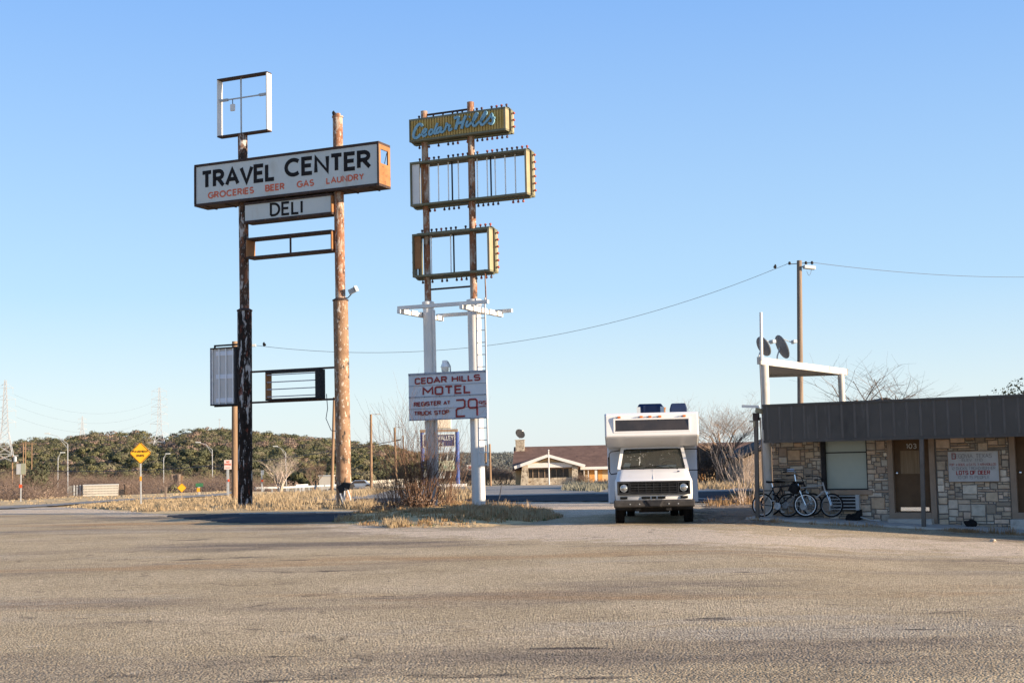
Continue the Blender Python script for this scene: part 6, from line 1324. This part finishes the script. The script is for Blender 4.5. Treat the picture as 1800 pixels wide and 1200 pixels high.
# storage box, guard rails, bridge parapets
Y = 230; a, c = P(560.5,836.5,Y), P(585,858,Y); t = thing('storage_box', (a.x, Y, gz(a.x, Y)), 'white windowless storage box beside the leaning pole', 'shed'); mb = MB(); mb.box(0,0,-.4,c.x-a.x,2.2,a.z-t.location.z); mb.build('body', M_trailer, t); mb = MB(); mb.box(-.15,-.15,a.z-t.location.z,c.x-a.x+.1,2.35,a.z-t.location.z+.12); mb.build('roof', M_face, t)
def rail(name, label, cat, pts, Y, h, m, post=2., dz=0, solid=False):
    w_ = [P(*q_, Y_) for q_, Y_ in zip(pts, Y)]; b = w_[0]; t = thing(name, (b.x, b.y, b.z-h), label, cat)
    mb = MB()
    for u, v in zip(w_, w_[1:]): mb.bar(u-t.location, v-t.location, .14, h*.45 if not solid else h*.6)
    mb.build('rail', m, t)
    for u, v in zip(w_, w_[1:]):
        n_ = max(1, int((v-u).length/post))
        for k in range(n_): q_ = u.lerp(v, k/n_)-t.location; mb = MB(); mb.bar(q_+Vector((0,0.1,-h*1.6)), q_+Vector((0,.1,0)), .18, .14); mb.build('post', m, t)
    return t
rail('guard_rail', 'long low steel guard rail along the field edge', 'guard rail', [(448,857.5),(520,855.5),(575,853),(602,851.5)], (160,170,180,185), .5, M_steel)
rail('bridge_parapet', 'pale concrete bridge parapet beyond the tan sign post', 'parapet', [(617,849),(650,847),(735,841.5)], (240,255,280), .9, M_trailer, 1.6, solid=True)
rail('bridge_parapet', 'second pale bridge parapet nearer the lamp poles', 'parapet', [(672,853),(705,850.5),(745,847)], (205,215,225), .9, M_trailer, 1.6, solid=True)
rail('bridge_parapet', 'short white parapet left of the storage box', 'parapet', [(520,854),(541,853)], (240,245), .9, M_whitepaint, 1.6, solid=True)
Y = 215; a = P(634,852,Y); t = thing('parked_car', (a.x, Y, a.z-.55), 'distant bluish car on the bridge road', 'car'); mb = MB(); mb.prism([(-1.9,.3),(1.9,.3),(1.9,.75),(1.2,.82),(.7,1.3),(-.9,1.3),(-1.5,.8),(-1.9,.7)], -.8, .8); bevel(mb.build('body', mat('blue_grey_car', (.16,.2,.26), (.2,.24,.3), 3, .3), t), .08); mb = MB()
mb.prism([(1.05,.84),(.66,1.22),(-.84,1.22),(-1.3,.84)], -.815, -.802); mb.build('side_window', M_darkglass, t)
for xx in (-1.15,1.2): mb = MB(); mb.lathe([(.33,-.1),(.33,.1)], 16, (xx,-.75,.33), rotmat(R(90),0,0)); mb.build('wheel', M_rubber, t)
# lattice pylons
def pylon(label, bx_, by_, tx_, ty_, Y, arms, wb=4.2, waist=.42, r=.16):
    b = P(bx_, by_, Y); tp = P(tx_, ty_, Y); H_ = tp.z-b.z; t = thing('lattice_pylon', b, label, 'pylon', R(14), 'lattice power pylons on the hill')
    def hw(q): return wb*(1-q/waist)+1.25*(q/waist) if q < waist else 1.25*(1-(q-waist)/(1-waist))+.35*(q-waist)/(1-waist)
    lv = [0,.10,.20,.29,.37,.44,.50,.56,.62,.68,.74,.80,.86,.92,1.]; mb = MB()
    for q0, q1 in zip(lv, lv[1:]):
        a, c = hw(q0), hw(q1); z0_, z1_ = q0*H_, q1*H_; C0 = [(-a,-a,z0_),(a,-a,z0_),(a,a,z0_),(-a,a,z0_)]; C1 = [(-c,-c,z1_),(c,-c,z1_),(c,c,z1_),(-c,c,z1_)]
        for k in range(4):
            mb.bar(C0[k],C1[k],r*1.3,r*1.3); mb.bar(C0[k],C1[(k+1)%4],r*.7,r*.7); mb.bar(C0[(k+1)%4],C1[k],r*.7,r*.7); mb.bar(C1[k],C1[(k+1)%4],r*.7,r*.7)
    mb.build('tower', M_pylon, t); tips = []
    for q_, ln in arms:
        mb = MB(); z = q_*H_; c = hw(q_); mb.bar((-c,0,z),(c,0,z),r*.8,r*.8); mb.bar((-c,-c,z),(-c,c,z),r*.7,r*.7); mb.bar((c,-c,z),(c,c,z),r*.7,r*.7)
        for s_ in (-1,1):
            for y in (-c,c): mb.bar((s_*c,y,z),(s_*ln,0,z+.2),r*.8,r*.8); mb.bar((s_*c,y,z+1.8),(s_*ln,0,z+.2),r*.6,r*.6)
            mb.bar((s_*(ln-.2),0,z+.1),(s_*(ln-.2),0,z-2.4),r*.7,r*.7); tips.append(Vector((s_*(ln-.2),0,z-2.4)))
        mb.build('cross_arm', M_pylon, t)
    return t, tips
pa_, ta = pylon('large lattice pylon cut off at the edge of the view', 8, 812, 7, 668, 560, ((.90,3.2),(.76,4.2),(.62,4.4),(.48,4.4)), 3.6, .4, .15)
pb__, tb = pylon('lattice pylon standing on the bald patch of the hill', 280, 800, 279, 681, 760, ((.94,4.2),(.82,4.4),(.71,4.4),(.60,4.4),(.46,5),(.30,5)), 4.6, .36, .19)
pc_, tc = pylon('far pale pylon behind the ridge', 144.5, 768, 144.5, 731, 1500, ((.85,4.5),(.6,4.6),(.38,4.6)), 3.2, .4, .26)
for k, q_ in ((1,3),(3,5),(5,7)):
    Ma = pa_.matrix_basis; Mb = pb__.matrix_basis
    wire('transmission_line', ('upper','middle','lower')[k//2]+' strand strung between the edge pylon and the hill pylon', Ma @ ta[k], Mb @ tb[q_-2], 9, .022, 30)
b = P(386, 757, 900); t = thing('radio_mast', b, 'thin radio mast on the ridge', 'mast'); mb = MB(); mb.tube([(0,0,-3),(0,0,8)], .16, 6); mb.build('mast', M_pylon, t); mb = MB(); mb.box(-.9,-.1,7.2,.9,.1,7.5); mb.build('antenna', M_pylon, t)
for px_, y0, y1, lab in ((41,802,779,'thin pole at the foot of the hill behind the dark evergreen'),(45,803,776,'brown pole next to another at the foot of the hill'),(56,800,778,'far pole with a cross arm at the foot of the hill')):
    t, tp = wpole('utility_pole', lab, 'utility pole', (px_, y0), (px_, y1), 420, .18, M_wood); mb = MB(); mb.bar(tp+Vector((-1.2,0,-.3)), tp+Vector((1.2,0,-.3)), .2,.2); mb.build('cross_arm', M_wood, t)
# birds
def bird(loc, rz, label):
    g = bpy.data.objects.new('bird', None) if False else None
    bm = bmesh.new(); bmesh.ops.create_uvsphere(bm, u_segments=14, v_segments=10, radius=1)
    for v in bm.verts:
        x, y, z = v.co; q_ = z
        if z > .45: x *= .72; y = y*.62+.28; z = .45+(z-.45)*1.05                  # head set forward
        if y < -.5: y = y*1.9+.45; z -= .35*(-y-.5); x *= .6                        # tail
        if y > .78 and q_ > .3: y *= 1.18; x *= .5                                  # beak
        v.co = Vector((x*.055, y*.075, z*.105+.11))
    me = bpy.data.meshes.new('bird'); bm.to_mesh(me); bm.free(); me.materials.append(M_rubber); o = bpy.data.objects.new('bird', me); COL.objects.link(o); o.location = loc; o.rotation_euler = (R(8),0,rz); tag(o, label, 'bird'); return o
p_ = min(wp, key=lambda v: abs(900+v[0]/v[1]*F-1377)); bird(Vector(p_), R(-60), 'dark bird perched on the wire close to the weathered utility pole')
p_ = min(wp, key=lambda v: abs(900+v[0]/v[1]*F-473)); bird(Vector(p_), R(70), 'dark bird perched on the wire beside the black painted sign post')
c = P(588.5, 207, 55.7); bird(Vector((c.x-.05, c.y, c.z+.08)), R(90), 'tiny bird standing on the rusty cap of the taller sign post')

# ---------------------------------------------------------------- dry grass and the bare bush
VERGE = wpoly([(225,898),(300,889),(420,884),(560,881),(690,884),(700,890),(560,895),(420,896.5),(300,897)])
FIELD = wpoly([(130,893),(240,880),(420,872),(520,866),(640,863),(560,872),(420,884),(250,895)])
FIELD2 = wpoly([(-60,880),(0,878),(150,873),(222,870),(330,866),(420,861.5),(420,866),(330,870.5),(222,876),(100,884.5),(0,889),(-60,892)])
FIELD3 = wpoly([(112,891),(150,886.5),(222,881),(330,876),(420,872),(420,878),(300,888),(225,894)])
TUFT = wpoly([(440,884),(560,868),(590,876),(560,884),(470,890)])
tufts('dry_grass', [VERGE, FIELD], [850, 900], .06, .24, L_grass, 3, .012, 8)
tufts('mown_grass', [FIELD2, FIELD3], [2600, 1800], .03, .11, L_grass, 33, .02, 7, None, .3)
tufts('tall_grass', [TUFT, wpoly([(405,884),(425,884),(440,888),(410,890)]), wpoly([(600,890),(660,888),(650,894),(605,895)]), wpoly([(640,866),(690,862),(640,875),(560,880)])], [150, 30, 60, 90], .25, .5, L_grass, 4, .014, 11, None, .22)
tufts('island_grass', [ISL], [1500], .05, .17, L_grass2, 5, .010, 10, isl_z, .14)
tufts('island_straw', [wpoly([(675,924),(700,920),(720,925),(690,928)]), wpoly([(850,897),(985,905),(960,912),(880,910)]), ISL], [40, 60, 160], .10, .32, L_grass, 6, .010, 10, isl_z)
tufts('island_weed', [ISL], [500], .03, .10, leaf_mat('low_green_weed', (.10,.115,.045), (.17,.17,.08), 2), 7, .014, 8, isl_z)
tufts('kerb_grass', [[tuple(FM.w(*q_, 0).xy) for q_ in ((-1.5,-1.0),(1.2,-.75),(5,-.5),(9,-.5),(9,-.14),(-.5,-.14))], [tuple(FM.w(*q_, 0).xy) for q_ in ((3.8,-.9),(5.4,-.6),(5.4,-.2),(3.9,-.2))]], [130, 60], .03, .14, L_grass2, 8, .008, 9)
tufts('kerb_straw', [[tuple(FM.w(*q_, 0).xy) for q_ in ((5.55,-.4),(5.95,-.4),(5.95,-.2),(5.55,-.2))], [tuple(FM.w(*q_, 0).xy) for q_ in ((6.05,-.35),(6.3,-.35),(6.3,-.2),(6.05,-.2))]], [8, 6], .15, .36, L_grass2, 9, .007, 7)
tufts('driveway_grass', [wpoly([(1232,884),(1345,880),(1345,892),(1300,892),(1236,892)]), wpoly([(1280,872),(1340,866),(1340,884),(1285,884)])], [60, 110], .08, .32, L_grass2, 10, .012, 9)
tufts('far_grass', [wpoly([(985,862),(1000,855),(1066,854),(1066,866)])], [420], .25, .55, L_greygrass, 12, .02, 9)
tufts('far_grass', [wpoly([(1225,857),(1345,856),(1345,860),(1225,861)]), wpoly([(760,874),(835,868),(835,878),(770,880)])], [160, 160], .2, .5, L_grass, 13, .02, 9)
def bush(name, label, loc, n, h, spread, seed, m, leaves=None, r=.012, kids=3, sp=.42):
    t = thing(name, loc, label, 'bush'); g = random.Random(seed); mb = MB(); ends = []
    for k in range(n):
        a = g.random()*6.28; d = g.random()**.6*spread; ln = h*g.uniform(.45, 1)
        twig(mb, Vector((d*.45*math.cos(a), d*.3*math.sin(a), -.05)), Vector((d*.55*math.cos(a), d*.4*math.sin(a), 1.0)), ln, r*g.uniform(.7,1.3), 2, g, kids, .16, sp, 4, 4)
    mb.build('stems', m, t)
    if leaves: mb = MB(); crown(mb, (0,0,h*.12), spread*.9, h*.13, leaves, .06, g, 10); mb.build('dead_leaves', L_brown, t)
    return t
c = P(737, 905, 47.7); bush('bare_bush', 'tall bare brown bush growing around the cable tray pole of the motel sign', (c.x, c.y, .05), 120, 2.6, .95, 15, M_bushbark, 500, .012, 2, .34)
c = P(700, 905, 48.4); bush('bare_bush', 'lower tangle of bare twigs spreading from the foot of the tall bare bush', (c.x, c.y, .03), 75, 1.25, 1.1, 16, M_bushbark, 1000, .009)
c = P(778, 902, 49.2); bush('bare_bush', 'dark twiggy bush close behind the cable tray pole', (c.x, c.y, .1), 45, 1.8, .7, 17, M_bushbark, 0, .010, 2, .34)
c = G(1330, 885); bush('bare_bush', 'pale twiggy shrub beside the leaning canopy post', (c.x-.4, c.y, c.z), 16, 2.0, .8, 19, M_barkpale, 60, .012)
a = P(868,884,56); wire('bent_cable', 'dark bent stalk sticking out of the ground behind the white ladder pole', P(870,886,54), P(882,850,54), .25, .02, 10)
# grit scattered over the lot
g = random.Random(2); mb = MB()
for k in range(9000):
    Y = 10.5+(50-10.5)*g.random()**1.3; X = g.uniform(-.42, .42)*Y; s_ = g.uniform(.003,.009)*(1 if Y < 25 else 1.3)*(2 if g.random() < .015 else 1)
    if nz(X, Y, .25)+.5*nz(X, Y, .9) < g.uniform(-.6,.5): continue
    z = gz(X, Y); a = g.random()*6.28; ca, sa = math.cos(a)*s_, math.sin(a)*s_
    mb.add([(X+ca,Y+sa,z),(X-sa*.8,Y+ca*.8,z),(X-ca*.9,Y-sa*.9,z),(X+sa*.8,Y-ca*.8,z),(X+ca*.2,Y,z+s_*.8)],[(0,1,4),(1,2,4),(2,3,4),(3,0,4)])
o = stuff(mb.build('grit', mat('grit', (.30,.24,.17), (.46,.37,.26), 3, .9))); o['label'] = 'loose pale grit scattered over the parking lot'
